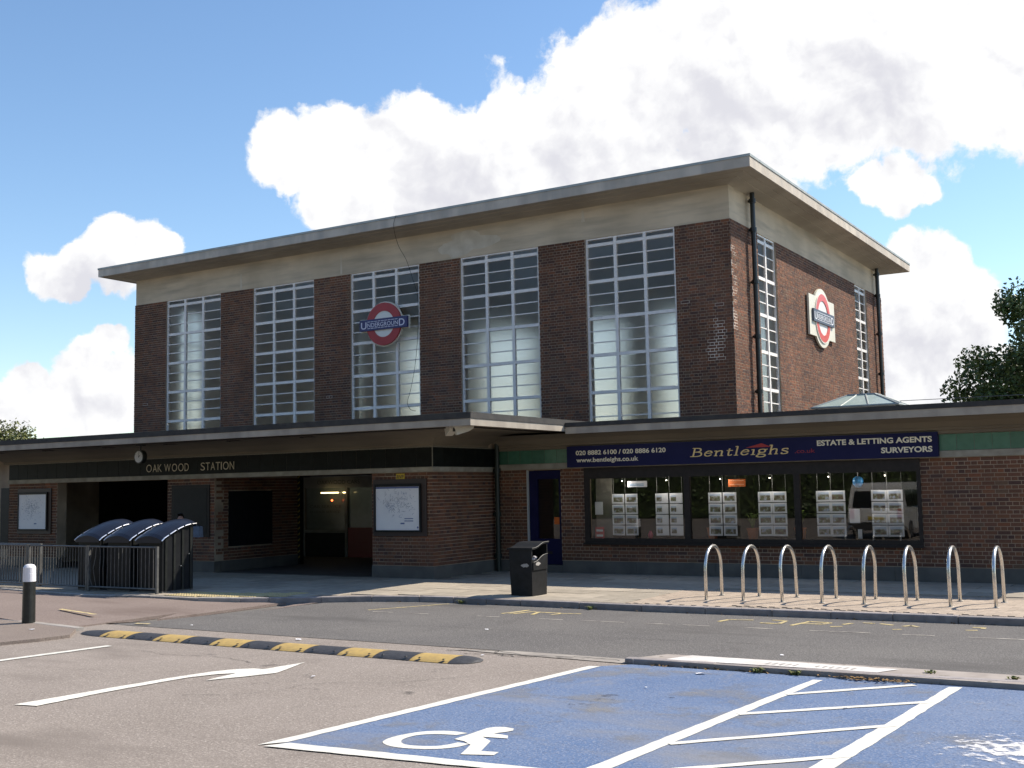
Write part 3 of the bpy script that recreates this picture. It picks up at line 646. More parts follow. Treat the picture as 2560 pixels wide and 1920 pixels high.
# concrete band and overhanging roof
b = MB(); i_ = .025
for (x0, y0, x1, y1) in ((-L_+i_, i_, -i_, .4), (-L_+i_, D_-.4, -i_, D_-i_), (-L_+i_, .4, -L_+.4, D_-.4), (-.4, .4, -i_, D_-.4)): b.box(x0, y0, ZT+.002, x1, y1, 9.42)
b.build('concrete_band', M_CONC, B)
def ring_loft(mb, prof):
    i = len(mb.v); n = len(prof)
    for (sx, sy) in ((1, -1), (1, 1), (-1, 1), (-1, -1)):
        for o, z in prof: mb.v.append(((0+o) if sx > 0 else (-L_-o), (-o) if sy < 0 else (D_+o), z))
    for s_ in range(4):
        for k in range(n-1):
            a, c = i+s_*n+k, i+((s_+1) % 4)*n+k
            mb.f.append((a, c, c+1, a+1)); mb.mi.append(mb.cur)
OV = .86; ZF0, ZF1 = 9.39, 9.665
b = MB(); ring_loft(b, [(-.03, 9.27), (.02, 9.295), (.10, 9.312), (.33, 9.335), (.335, 9.352), (.36, 9.354), (.58, 9.375), (.585, 9.392), (.61, 9.394), (OV-.05, 9.415), (OV-.045, ZF0)])
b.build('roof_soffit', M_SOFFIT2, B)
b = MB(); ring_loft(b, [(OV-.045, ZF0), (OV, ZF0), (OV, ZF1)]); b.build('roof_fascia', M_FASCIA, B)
b = MB(); ring_loft(b, [(OV, ZF1-.03), (OV+.018, ZF1-.03), (OV+.018, ZF1+.03), (OV-.1, ZF1+.035), (OV-.5, ZF1+.03)]); b.build('roof_edging', M_LEAD, B)
b = MB(); b.poly([(-L_-.5, -.5, ZF1+.025), (.5, -.5, ZF1+.025), (.5, D_+.5, ZF1+.025), (-L_-.5, D_+.5, ZF1+.025)]); b.build('main_roof', M_ROOF, B)
# patched render and pale drips on the front band
def blotch(cx_, cz_, w_, h_, seed, fn, dw, n=26, skew=0):
    rr = random.Random(seed); p = []
    for k in range(n):
        t = 2*math.pi*k/n; s_ = 1+.28*math.sin(3*t+seed)+rr.uniform(-.12, .12); p.append((cx_+w_*s_*math.cos(t)+skew*math.sin(t), cz_+h_*min(1, s_)*math.sin(t)))
    return p
fb = FRONT(i_)
for (x, z, w_, h_, sd) in ((-7.75, 8.83, .78, .36, 2), (-8.3, 8.72, .42, .28, 5)):
    b = MB(); b.prism(blotch(x, z, w_, h_, sd, fb, 0), -.002, .002+.0008*sd, fb); b.build('render_patch', M_CONC_PALE, B)
for (x, z0, z1, w_) in ((-12.42, 8.46, 9.05, .035), (-16.6, 8.44, 8.95, .04), (-4.1, 8.9, 9.22, .05)):
    b = MB(); b.prism([(x-w_, z0), (x+w_, z0), (x+w_*.4, z1), (x-w_*.6, z1)], -.002, .006, fb); b.build('lime_streak', M_CONC_PALE, B)
# ---- windows
def frost():
    m = bpy.data.materials.new('rolled_glass'); m.use_nodes = True; t = m.node_tree; L = t.links.new; t.nodes.clear()
    o = t.nodes.new('ShaderNodeOutputMaterial')
    rf = t.nodes.new('ShaderNodeBsdfRefraction'); rf.inputs['IOR'].default_value = 1.08; rf.inputs['Roughness'].default_value = .62; rf.inputs['Color'].default_value = (.88, .88, .87, 1)
    tl = t.nodes.new('ShaderNodeBsdfTranslucent'); tl.inputs['Color'].default_value = (.88, .88, .86, 1)
    gl = t.nodes.new('ShaderNodeBsdfGlossy'); gl.inputs['Roughness'].default_value = .30; gl.inputs['Color'].default_value = (.9, .9, .9, 1)
    oi = t.nodes.new('ShaderNodeObjectInfo'); mr = t.nodes.new('ShaderNodeMapRange'); L(oi.outputs['Random'], mr.inputs[0]); mr.inputs[3].default_value = .045; mr.inputs[4].default_value = .085
    m1 = t.nodes.new('ShaderNodeMixShader'); m1.inputs[0].default_value = .15; L(rf.outputs[0], m1.inputs[1]); L(tl.outputs[0], m1.inputs[2])
    m2 = t.nodes.new('ShaderNodeMixShader'); L(mr.outputs[0], m2.inputs[0]); L(m1.outputs[0], m2.inputs[1]); L(gl.outputs[0], m2.inputs[2]); L(m2.outputs[0], o.inputs['Surface'])
    tcn = t.nodes.new('ShaderNodeTexCoord'); mp = t.nodes.new('ShaderNodeMapping'); mp.inputs['Scale'].default_value = (1, 1, .08); L(tcn.outputs['Object'], mp.inputs[0])
    nz = t.nodes.new('ShaderNodeTexNoise'); nz.inputs['Scale'].default_value = 45; L(mp.outputs[0], nz.inputs['Vector'])
    bp = t.nodes.new('ShaderNodeBump'); bp.inputs['Strength'].default_value = .25; bp.inputs['Distance'].default_value = .01; L(nz.outputs['Fac'], bp.inputs['Height'])
    L(bp.outputs[0], rf.inputs['Normal'])
    return m
M_FROST = frost()
rowz = []     # (z0,z1) clear glass rows from the top
TR = [T1-k*TG for k in range(6)]
ztop_in = ZT-.04
edges = [('frame', ztop_in)]
rowz.append((T1+.042, ztop_in))
bars = []
for k, t_ in enumerate(TR):
    nxt = TR[k+1]+.042 if k+1 < len(TR) else WB+.02
    top = t_-.042
    if top-nxt > .6:
        h = (top-nxt)/3
        for j in range(3): rowz.append((nxt+h*(2-j)+.013, nxt+h*(3-j)-.013))
        bars += [nxt+h, nxt+2*h]
def make_window(u0, u1, ncol, fn, name='window', detailed=True):
    cx_ = (u0+u1)/2; W = u1-u0; FW = .055; MW = .085
    loc = fn(cx_, WB, -.1)
    fnl = lambda u, v, w_: fn(cx_+u, v, w_)
    f = MB()
    for (a, c, z0, z1) in ((-W/2+.005, -W/2+FW, WB, ZT), (W/2-FW, W/2-.005, WB, ZT), (-W/2+FW, W/2-FW, ztop_in, ZT)): f.box(*fnl(a, z0, -.05), *fnl(c, z1, -.13))
    win = f.build(name, M_WHITE, B)
    cw = (W-2*FW-(ncol-1)*MW)/ncol; us = [-W/2+FW+k*(cw+MW) for k in range(ncol)]
    for k in range(ncol-1):
        mb = MB(); mb.box(*fnl(us[k]+cw, WB, -.045), *fnl(us[k]+cw+MW, ztop_in, -.135)); mb.build('mullion', M_WHITE, win)
    for t_ in TR:
        if t_ < WB: continue
        mb = MB()
        for u in us: mb.box(*fnl(u, t_-.042, -.055), *fnl(u+cw, t_+.042, -.125))
        mb.build('transom', M_WHITE, win)
    for t_ in bars:
        mb = MB()
        for u in us: mb.box(*fnl(u, t_-.014, -.065), *fnl(u+cw, t_+.014, -.115))
        mb.build('glazing_bar', M_WHITE, win)
    for z0, z1 in rowz:
        for u in us:
            mb = MB(); mb.poly([fnl(u-.005, z0-.006, -.09), fnl(u+cw+.005, z0-.006, -.09), fnl(u+cw+.005, z1+.006, -.09), fnl(u-.005, z1+.006, -.09)]); mb.build('pane', M_FROST, win)
    return win
for a, c in WX: make_window(a, c, 3, fr0)
for a, c in SW: make_window(a, c, 2, sd0)
def rear_window(u0, u1, ncol, fn):
    f = MB(); f.box(*fn(u0, WB, .05), *fn(u0+.06, ZT, .12)); f.box(*fn(u1-.06, WB, .05), *fn(u1, ZT, .12))
    for k in range(1, ncol): x = u0+(u1-u0)*k/ncol; f.box(*fn(x-.045, WB, .055), *fn(x+.045, ZT-.002, .115))
    for t_ in TR: f.box(*fn(u0+.062, t_-.05, .06), *fn(u1-.062, t_+.05, .11))
    for t_ in bars: f.box(*fn(u0+.062, t_-.02, .065), *fn(u1-.062, t_+.02, .105))
    wv = f.build('rear_window', M_WHITE, B)
    g = MB(); g.poly([fn(u0+.02, WB, .085), fn(u1-.02, WB, .085), fn(u1-.02, ZT, .085), fn(u0+.02, ZT, .085)]); g.build('rear_pane', M_FROST, wv)
for a, c in WX: rear_window(a, c, 3, FRONT(D_))
for a, c in SW: rear_window(a, c, 2, SIDE(-L_))
# ---- downpipes on the sunny side wall
def pipe(path, r_, collars, name='downpipe', m=None):
    pb = MB(); pb.tube(path, r_, 12)
    for z in collars:
        x, y_ = path[0][0], path[0][1]; pb.lathe([(r_*1.45, -.05), (r_*1.45, .05)], (x, y_, z), 12); pb.box(x-.12, y_-.02, z-.03, x, y_+.02, z+.03)
    return pb.build(name, m or M_BLACKP, B, smooth=False)
pipe([(.13, 1.30, 3.3), (.13, 1.30, 9.31)], .062, (4.2, 5.6, 7.0, 8.35, 9.1)); pipe([(.13, 13.92, 3.3), (.13, 13.92, 9.31)], .062, (4.2, 5.6, 7.0, 8.35, 9.1))
# ---- low block with the entrance, and the shop wings
YB = -6.5; XB0, XB1 = -19.0, -4.45; YW = -4.0
fb_ = FRONT(YB); fw_ = FRONT(YW)
ops_b = [(-16.9, -12.6, -1, 2.27), (-10.95, -6.09, -1, 2.27)]
DOOR = (-3.58, -2.72, -1, 2.28); SHOP = (-2.11, 5.05, .64, 2.30)
core = MB()
wall_core(core, XB0+.01, XB1-.01, .26, 2.27, ops_b, fb_, -.0055, -.3)
core.box(XB0+.01, YB+.012, 2.27, XB1-.01, -6.2, 3.1)
core.box(XB1-.3, -6.2, .26, XB1-.008, YW+.01, 3.1); core.box(XB0+.008, -6.2, 0, XB0+.3, YW+.01, 3.1)
core.box(-11.25, -6.19, 0, -10.96, -3.55, 2.6)
wall_core(core, XB1-.29, 8.2, .26, 2.30, [DOOR, SHOP], fw_, -.0055, -.3)
core.box(XB1-.29, YW+.012, 2.30, 8.2, YW+.3, 3.05)
core.box(-30, YW+.012, 0, XB0+.29, YW+.3, 3.05)
core.box(7.9, YW+.3, 0, 8.2, 10, 3.05)
core.build('wing_wall', M_MORTAR, B)
bm2 = MB()
bricks(bm2, XB0, XB1, .27, 2.27, ops_b, fb_, seed=4)
bricks(bm2, YB, YW-.01, .27, 2.27, [], SIDE(XB1), seed=5)
bricks(bm2, -6.45, -3.55, .27, 2.27, [(-6.04, -4.53, .6, 1.95)], SIDE(-10.95), seed=8)
rp2 = MB()
bricks(bm2, XB1, 8.2, .27, 2.30, [DOOR, SHOP], fw_, own=(5.06, 7.15), seed=6, repoint=rp2, rp=lambda u, v, rr: -4.1 < u < -3.7 and rr.random() < .06)
rp2.build('repointed_joints', mat('old_repointing', (.30, .27, .23), None, .9), B)
wb = bm2.build('wing_brickwork', M_BRICK, B, kind='stuff')
# single bricks of the shop wall's end panel
def one_brick(wd):
    q = MB(); h = .0621; q.box(-wd/2, -.0115, -h/2, wd/2, .0115, h/2); return q.mesh('brick', M_BRICK)
ST, HD = one_brick(.2126), one_brick(.1001)
OWN.sort(key=lambda t_: (t_[0], -t_[1]))
extra = MB()
for n_, (hdr, u, v) in enumerate(OWN):
    pr = rnd.uniform(-.0025, .0015)
    if n_ < 300: share('brick', HD if hdr else ST, (u, YW-pr+.0115-.0, v), B)
    else:
        wd = .1001 if hdr else .2126; extra.box(u-wd/2, YW-pr, v-.032, u+wd/2, YW+.012, v+.032)
if extra.v: extra.build('end_panel_brickwork', M_BRICK, B, kind='stuff')
# plinths and stone strips
def pl(x0, x1, yf, z0=-.02, z1=.262, m=M_PLINTH, name='plinth'):
    q = MB(); q.box(x0, yf-.012, z0, x1, yf+.2, z1); return q.build(name, m, B)
for a, c in ((-19.02, -16.9), (-12.6, -10.94), (-6.10, -4.43)): pl(a, c, YB)
q = MB(); q.box(XB1-.2, YB+.2, -.02, XB1+.012, YW-.02, .262); q.build('plinth', M_PLINTH, B)
q = MB(); q.box(-11.1, YB+.22, -.02, -10.94, -3.55, .262); q.build('plinth', M_PLINTH, B)
pl(XB1, -3.6, YW); 
x = -2.70
while x < 8.2: pl(x, min(8.2, x+1.795), YW); x += 1.8
q = MB(); q.box(-3.6, YW-.03, -.02, -2.70, YW+.2, .16); q.build('door_step', M_PLINTH, B)
q = MB(); q.box(XB0-.02, YB-.03, 2.275, XB1+.03, YB+.02, 2.375); q.box(XB1-.02, YB+.02, 2.275, XB1+.03, YW-.03, 2.375); q.build('stone_strip', M_STONE, B)
q = MB(); q.box(XB1+.032, YW-.03, 2.305, 8.22, YW+.02, 2.425); q.build('stone_strip', M_STONE, B)
# glazed tile friezes, each tile by itself
def tiles(u0, u1, z0, z1, fn, m, step=.31, name='frieze_tile'):
    n = round((u1-u0)/step); st = (u1-u0)/n
    for k in range(n):
        q = MB(); A = fn(u0+k*st+.004, z0+.004, -.012); C = fn(u0+(k+1)*st-.004, z1-.004, .010+rnd.uniform(-.001, .001)); q.box(*A, *C); q.build(name, m, B)
q = MB(); q.box(XB0, YB-.004, 2.376, XB1+.004, YB+.01, 2.82); q.box(XB1-.01, YB+.012, 2.376, XB1+.004, YW-.006, 2.82); q.box(XB1+.006, YW-.004, 2.426, 8.2, YW+.01, 2.745); q.build('frieze_bed', M_GROUT, B)
tiles(XB0, XB1, 2.38, 2.80, fb_, M_BLACK, .42); tiles(YB+.02, YW-.03, 2.38, 2.80, SIDE(XB1), M_BLACK, .42)
tiles(XB1+.04, -2.47, 2.43, 2.74, fw_, M_GREEN); tiles(5.42, 8.2, 2.43, 2.74, fw_, M_GREEN)
# coves between frieze and roof edges
q = MB()
def cove(mb, u0, u1, fn, prof):
    for (w0, z0), (w1, z1) in zip(prof, prof[1:]): mb.poly([fn(u0, z0, w0), fn(u1, z0, w0), fn(u1, z1, w1), fn(u0, z1, w1)])
CW = [(.02, 2.745), (.06, 2.75), (.06, 2.80), (.10, 2.82), (.10, 2.865), (.13, 2.87), (.22, 2.97), (.36, 3.03), (.55, 3.06)]
cove(q, XB1+.03, 8.4, fw_, CW)
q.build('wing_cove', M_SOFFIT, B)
q = MB(); CB = [(.02, 2.82), (.05, 2.825), (.05, 2.87), (.25, 2.99), (.5, 3.07), (.8, 3.108)]
for (w0, z0), (w1, z1) in zip(CB, CB[1:]):
    q.poly([(XB0-.2, YB-w0, z0), (XB1+w0, YB-w0, z0), (XB1+w1, YB-w1, z1), (XB0-.2, YB-w1, z1)])
    q.poly([(XB1+w0, YB-w0, z0), (XB1+w0, YW-.35, z0), (XB1+w1, YW-.35, z1), (XB1+w1, YB-w1, z1)])
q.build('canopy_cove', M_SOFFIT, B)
# canopy slab and wing roofs
YC = -8.3; XC = -2.25
def slab(x0, y0, x1, y1, zb, zg, zt, edges):
    """roof slab: soffit, concrete fascia, dark felt edge"""
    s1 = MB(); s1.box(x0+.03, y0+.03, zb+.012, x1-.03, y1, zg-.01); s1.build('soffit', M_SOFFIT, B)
    f1, f2 = MB(), MB()
    for e in edges:
        if e == 'f': f1.box(x0, y0, zb, x1, y0+.045, zg); f2.box(x0-.012, y0-.014, zg+.002, x1+.014, y0+.08, zt)
        if e == 'r': f1.box(x1-.045, y0+.046, zb, x1, y1, zg); f2.box(x1-.08, y0+.082, zg+.002, x1+.014, y1, zt)
        if e == 'l': f1.box(x0, y0+.046, zb, x0+.045, y1, zg); f2.box(x0-.014, y0+.082, zg+.002, x0+.08, y1, zt)
    f1.build('canopy_fascia', M_FASCIA2, B); f2.build('canopy_edging', M_FELT, B)
    d = MB(); d.box(x0+.05, y0+.05, zg-.008, x1-.05, y1, zt-.03); d.build('flat_roof', M_ROOF, B)
slab(-21.8, YC, XC, -.02, 3.10, 3.235, 3.355, 'frl')
slab(XC+.016, -4.6, 8.6, -.02, 3.045, 3.19, 3.285, 'fr')
slab(.02, -.018, 8.6, 12, 3.045, 3.19, 3.28, 'r')
slab(-45, -4.6, -21.83, 6, 3.045, 3.19, 3.285, 'f')
# dark brown conduit strip under the canopy edge
q = MB(); q.box(-21.5, YC+.35, 3.085, XC-.35, YC+.37, 3.111); q.box(XC-.37, YC+.372, 3.085, XC-.35, -4.7, 3.111); q.build('conduit', M_BROWN, B)
# recessed soffit lights
for (x, y_) in ((-9.55, -7.2), (-11.67, -7.2), (-13.89, -7.2), (-16.27, -7.2), (-18.4, -7.2), (-7.3, -7.2)):
    q = MB(); q.ring(.15, .21, 0, .018, lambda u, v, w_: (x+u, y_+v, 3.111-w_), 28); o = q.build('soffit_light', M_BROWN, B)
    q = MB(); q.disc(.15, 0, .010, lambda u, v, w_: (x+u, y_-v, 3.1105-w_), 28); q.build('light_glass', M_LAMP, o)
# ---- under the canopy: back wall with glazed door and cab office
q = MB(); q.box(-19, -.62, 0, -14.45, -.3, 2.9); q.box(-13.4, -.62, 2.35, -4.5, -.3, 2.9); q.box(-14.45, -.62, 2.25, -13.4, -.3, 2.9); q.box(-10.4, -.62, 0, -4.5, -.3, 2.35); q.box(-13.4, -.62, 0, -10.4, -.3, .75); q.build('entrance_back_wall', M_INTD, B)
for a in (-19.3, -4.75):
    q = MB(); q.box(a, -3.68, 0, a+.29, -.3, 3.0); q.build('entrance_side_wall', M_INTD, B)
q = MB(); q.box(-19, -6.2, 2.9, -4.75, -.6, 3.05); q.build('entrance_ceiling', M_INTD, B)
q = MB(); q.box(-18.9, -6.4, -.01, -4.6, -.6, .004); q.build('entrance_floor', mat('quarry_tile_floor', (.085, .078, .07), (.06, .055, .05), .7, 3), B)
dr = MB()
for (a, c, z0, z1) in ((-14.42, -14.33, .02, 2.24), (-13.52, -13.43, .02, 2.24), (-14.33, -13.52, 2.14, 2.24), (-14.33, -13.52, .02, .3), (-13.97, -13.93, .3, 2.14), (-14.33, -13.97, .95, 1.0), (-13.93, -13.52, .95, 1.0), (-14.33, -13.97, 1.5, 1.54), (-13.93, -13.52, 1.5, 1.54)): dr.box(a, -.66, z0, c, -.60, z1)
dro = dr.build('glazed_door', mat('dull_white_paint', (.42, .42, .42), None, .5), B)
q = MB(); q.box(-14.33, -.635, .3, -13.52, -.63, 2.14); q.build('door_glass', mat('dim_glass', (.10, .11, .105), (.16, .17, .16), .25, 2), dro)
cf = MB()
for (a, c, z0, z1) in ((-13.36, -13.24, 0, 2.33), (-11.72, -11.62, 0, 2.33), (-13.24, -11.72, 2.0, 2.33), (-11.62, -10.4, 2.0, 2.33), (-13.24, -11.72, .70, .78)): cf.box(a, -.72, z0, c, -.62, z1)
co = cf.build('cab_office_front', mat('grey_shopfront', (.22, .22, .21), (.17, .17, .165), .6, 3), B)
q = MB(); q.box(-13.24, -.70, 0, -11.72, -.64, .70); q.build('stall_riser', M_LOCKER, co)
q = MB(); q.box(-11.62, -.70, 0, -10.4, -.64, .85); q.build('red_panel', mat('dark_red_panel', (.22, .02, .02), None, .4), co)
q = MB(); q.box(-13.24, -.655, .78, -11.72, -.65, 2.0); q.box(-11.62, -.655, .85, -10.4, -.65, 2.0); q.build('office_glass', mat('office_glass', (.20, .23, .22), (.13, .15, .145), .15, 1.2), co)
q = MB(); add_text(q, 'OAKWOOD CARS', -12.75, 2.11, .12, FRONT(-.722), width=1.6); add_text(q, 'CAB SERVICE', -13.1, 1.42, .085, FRONT(-.657), width=1.2); add_text(q, '24 HOUR SERVICE', -13.1, 1.27, .07, FRONT(-.657), width=1.15)
q.build('office_lettering', mat('dark_lettering', (.05, .05, .05), None, .5), co)
q = MB(); q.tube([(-12.45, -.9, 1.86), (-11.80, -.9, 1.86)], .018, 8); q.tube([(-11.62, -.9, 1.86), (-11.54, -.9, 1.86)], .018, 8); q.build('strip_light', mat('lit_tube', (1, .85, .4), None, .5, emit=((1, .78, .35), 3.5)), co)
q = MB(); q.disc(.028, 0, .02, FRONT(-.9), 12, -12.03, 1.64); q.build('red_indicator_lamp', mat('lit_red', (1, .15, .03), None, .5, emit=((1, .12, .03), 5.0)), co)
# striped post
q = MB(); q.box(-11.02, -3.54, 0, -10.88, -3.40, 2.5); sp = q.build('entrance_post', M_BLACKP, B)
q = MB()
for k in range(16): z = .1+k*.15; q.poly([(-11.025, -3.545, z), (-10.875, -3.545, z+.09), (-10.875, -3.545, z+.14), (-11.025, -3.545, z+.05)])
q.build('hazard_stripe', mat('dull_yellow', (.30, .23, .06), None, .7), sp)
# dark poster panel on recess wall and notice panel on pier
q = MB(); q.box(-10.955, -6.04, .6, -10.925, -4.53, 1.95); q.build('poster_panel', M_LOCKER, B)
q = MB(); q.box(-12.42, YB-.03, .85, -11.1, YB-.006, 2.12); o = q.build('notice_panel', M_BROWN, B)
q = MB(); q.box(-12.34, YB-.036, .93, -11.18, YB-.031, 2.04); q.build('notice_glass', M_LOCKER, o)
# downpipe by the shop door
pipe([(-4.32, -4.12, 0), (-4.32, -4.12, 3.03)], .055, (.35, 1.3, 2.3), m=mat('dark_green_iron', (.014, .022, .018), None, .45))
# ---- shop door
q = MB()
for (a, c, z0, z1) in ((-3.57, -3.36, .17, 2.27), (-2.80, -2.73, .17, 2.27), (-3.36, -2.80, 2.08, 2.27), (-3.36, -2.80, .17, .74)): q.box(a, YW+.06, z0, c, YW+.14, z1)
o = q.build('shop_door', M_BLUEDOOR, B)
CLEAR = bpy.data.materials.new('clear_glass'); CLEAR.use_nodes = True
def clear():
    t = CLEAR.node_tree; L = t.links.new; t.nodes.clear(); o_ = t.nodes.new('ShaderNodeOutputMaterial')
    tr = t.nodes.new('ShaderNodeBsdfTransparent'); tr.inputs[0].default_value = (.94, .95, .94, 1)
    gl = t.nodes.new('ShaderNodeBsdfGlossy'); gl.inputs['Roughness'].default_value = .0
    fr_ = t.nodes.new('ShaderNodeFresnel'); fr_.inputs[0].default_value = 1.5
    mu = t.nodes.new('ShaderNodeMath'); mu.operation = 'MULTIPLY'; mu.inputs[1].default_value = 1.9; L(fr_.outputs[0], mu.inputs[0])
    m_ = t.nodes.new('ShaderNodeMixShader'); L(mu.outputs[0], m_.inputs[0]); L(tr.outputs[0], m_.inputs[1]); L(gl.outputs[0], m_.inputs[2]); L(m_.outputs[0], o_.inputs[0])
clear()
q = MB(); q.poly([(-3.36, YW+.10, .74), (-2.80, YW+.10, .74), (-2.80, YW+.10, 2.08), (-3.36, YW+.10, 2.08)]); q.build('door_pane', CLEAR, o)
q = MB(); q.box(-3.33, YW+.06, .40, -3.0, YW+.055, .46); q.build('letter_plate', M_BROWN, o)
q = MB(); q.box(-2.95, YW+.092, 1.06, -2.82, YW+.097, 1.22); q.build('door_sticker', M_ORANGE, o)
q = MB(); q.box(-3.60, YW-.01, .27, -3.575, YW+.05, 2.29); q.build('door_trim', mat('pale_trim', (.45, .45, .43), None, .5), o)
# ---- shop window
q = MB()
for (a, c, z0, z1) in ((-2.11, -2.0, .64, 2.30), (4.98, 5.05, .64, 2.30), (.25, .38, .76, 2.06), (2.61, 2.73, .76, 2.06), (-2.0, 4.98, 2.06, 2.30), (-2.0, 4.98, .64, .76)): q.box(a, YW-.03, z0, c, YW+.06, z1)
o = q.build('shop_window', M_BROWN, B)
q = MB(); q.box(-2.13, YW-.09, .625, 5.06, YW-.031, .665); q.build('sill', M_BROWN, o)
for a, c in ((-2.0, .25), (.38, 2.61), (2.73, 4.98)):
    q = MB(); q.poly([(a, YW+.02, .76), (c, YW+.02, .76), (c, YW+.02, 2.06), (a, YW+.02, 2.06)]); q.build('shop_pane', CLEAR, o)
q = MB(); q.box(-2.1, YW+.3, .70, 5.0, YW+1.0, .74); q.build('display_shelf', M_INTD, o)
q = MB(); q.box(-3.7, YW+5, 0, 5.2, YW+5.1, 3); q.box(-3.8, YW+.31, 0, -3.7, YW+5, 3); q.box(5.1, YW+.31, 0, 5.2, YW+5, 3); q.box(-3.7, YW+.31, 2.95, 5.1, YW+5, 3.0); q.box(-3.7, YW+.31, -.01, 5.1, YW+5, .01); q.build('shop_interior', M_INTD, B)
q = MB(); q.box(-2.0, YW+.32, .76, -1.62, YW+.36, 2.2); q.build('display_board', M_INT, B)
# roof lantern on the wing
q = MB(); x0, x1, y0, y1 = 1.55, 3.6, .9, 2.9; zc = 3.68; ri = .70
cor = [(x0, y0), (x1, y0), (x1, y1), (x0, y1)]; top = [(x0+ri, y0+ri, zc+.31), (x1-ri, y0+ri, zc+.31), (x1-ri, y1-ri, zc+.31), (x0+ri, y1-ri, zc+.31)]
q.box(x0+.12, y0+.12, 3.27, x1-.12, y1-.12, zc-.02); lan = q.build('roof_lantern', M_WHITE, B)
M_LGL = mat('wired_glass', (.34, .43, .40), (.42, .50, .47), .2, 3)
for k in range(4):
    j = (k+1) % 4
    for s_ in range(3):
        A, Bq = Vector((*cor[k], zc)), Vector((*cor[j], zc)); A2, B2 = Vector(top[k]), Vector(top[j])
        g = MB(); g.poly([A.lerp(Bq, s_/3+.008), A.lerp(Bq, (s_+1)/3-.008), A2.lerp(B2, (s_+1)/3-.012), A2.lerp(B2, s_/3+.012)]); g.build('lantern_pane', M_LGL, lan)
        g = MB(); g.tube([A.lerp(Bq, s_/3), A2.lerp(B2, s_/3)], .022, 6); g.build('lantern_bar', M_LEAD, lan)
g = MB(); g.tube([top[0], top[1], top[2], top[3], top[0]], .03, 6); g.tube([(*cor[0], zc), (*cor[1], zc), (*cor[2], zc), (*cor[3], zc), (*cor[0], zc)], .025, 6); g.build('lantern_edge', M_LEAD, lan)
# left shop front (sliver at the edge)
q = MB(); q.box(-23, YW-.02, .3, XB0-.1, YW+.0, 2.2); q.build('left_shop_front', M_LOCKER, B)

# ------------------------------------------------------------------ signs and fittings fixed to the building
def roundel(name, label, cu, cv, fn, Ro, Ri, bh, bw, plate=None, redm=M_RED, barm=M_NAVY, cream=M_CREAM, lettm=M_LETTER, ymap=1.0):
    t = thing(name, label, 'sign', fn(cu, cv, 0))
    P = lambda u, v, w_: fn(cu+u*ymap, cv+v, w_)
    if plate:
        pw, ph, pr = plate; q = MB()
        a0 = math.asin(min(1, ph/pr)); pts = []
        pts += [(pw/ymap, -ph), (pw/ymap, ph)]
        n = 16
        for k in range(n+1): a = a0+(math.pi-2*a0)*k/n; pts.append((pr*math.cos(a), pr*math.sin(a)))
        pts += [(-pw/ymap, ph), (-pw/ymap, -ph)]
        for k in range(n+1): a = math.pi+a0+(math.pi-2*a0)*k/n; pts.append((pr*math.cos(a), pr*math.sin(a)))
        q.prism(pts, -.06, .0, P); q.build('backing_plate', cream, t); wb_ = .0
    else:
        q = MB(); q.disc(Ro+.035, -.07, -.03, P, 56); q.box(*P(-bw-.035, -bh-.03, -.07), *P(bw+.035, bh+.03, -.032)); q.build('rim', cream, t); wb_ = -.03
    q = MB(); q.ring(Ri, Ro, wb_, .03, P, 64); q.build('ring', redm, t)
    if plate: q = MB(); q.ring(Ro, Ro+.03, wb_, .028, P, 64); q.build('ring_edge', mat('pale_edge', (.8, .76, .66), None, .4), t)
    q = MB(); q.disc(Ri, wb_, .012, P, 48); q.build('centre_disc', mat('white_disc', (.78, .77, .72), None, .4), t)
    q = MB(); q.box(*P(-bw, -bh, wb_), *P(bw, bh, .06)); bar = q.build('name_bar', barm, t)
    q = MB(); w_ = .0635
    ht = bh*1.28
    add_text(q, 'U', -bw*.93, -ht/2, ht, P, w_, width=bw*.235, bold=.012)
    add_text(q, 'NDERGROUN', -bw*.66, -ht*.31, ht*.60, P, w_, width=bw*1.30, bold=.006)
    add_text(q, 'D', bw*.68, -ht/2, ht, P, w_, width=bw*.235, bold=.012)
    for zz in (.415, -.515):
        for k in range(9): a = -bw*.655+k*bw*1.30/9; q.poly([P(a, ht*zz, w_), P(a+bw*.122, ht*zz, w_), P(a+bw*.122, ht*(zz+.085), w_), P(a, ht*(zz+.085), w_)])
    q.build('lettering', lettm, bar)
    for k in range(4): 
        sx, sz = ((-1, 1), (1, 1), (1, -1), (-1, -1))[k]; q = MB(); q.tube([P(sx*Ro*.55, sz*Ro*.55, wb_-.05), P(sx*Ro*.55, sz*Ro*.55, -.12)], .02, 6); q.build('bracket', M_BLACKP, t)
    return t
roundel('roundel_sign', 'red ring roundel reading UNDERGROUND, hung before the middle hall window', -10.65, 6.75, FRONT(-.17), .63, .385, .165, .87)
roundel('roundel_sign', 'sunlit UNDERGROUND roundel on cream plate fixed to the brick end wall', 7.22, 6.76, SIDE(.09), .725, .52, .185, 1.04, plate=(1.28, .6, .885), redm=M_RED2, barm=M_SLATEB, lettm=mat('bright_letter', (.82, .82, .84), None, .4), ymap=1.0)
# station name letters
t = thing('station_name', 'raised letters OAK WOOD STATION on the black frieze under the canopy', 'sign', (-11.8, YB-.02, 2.57))
for word, x, wd in (('OAK', -13.35, .60), ('WOOD', -12.69, .90), ('STATION', -11.40, 1.16)):
    # one mesh per letter
    n = len(word); wts = {'I': .35, 'W': 1.35, 'O': 1.12}; tot = sum(wts.get(c, .85) for c in word); xx = x
    for c in word:
        cw = wd*wts.get(c, .85)/tot; q = MB(); vs, fs = text_polys(c, .205, width=cw*.84 if c != 'I' else .035, bold=-.004)
        fnn = FRONT(YB-.013)
        q.quads([fnn(xx+a, 2.468+b_, .018) for a, b_ in vs], fs); q.build('letter', M_BRONZE, t); xx += cw
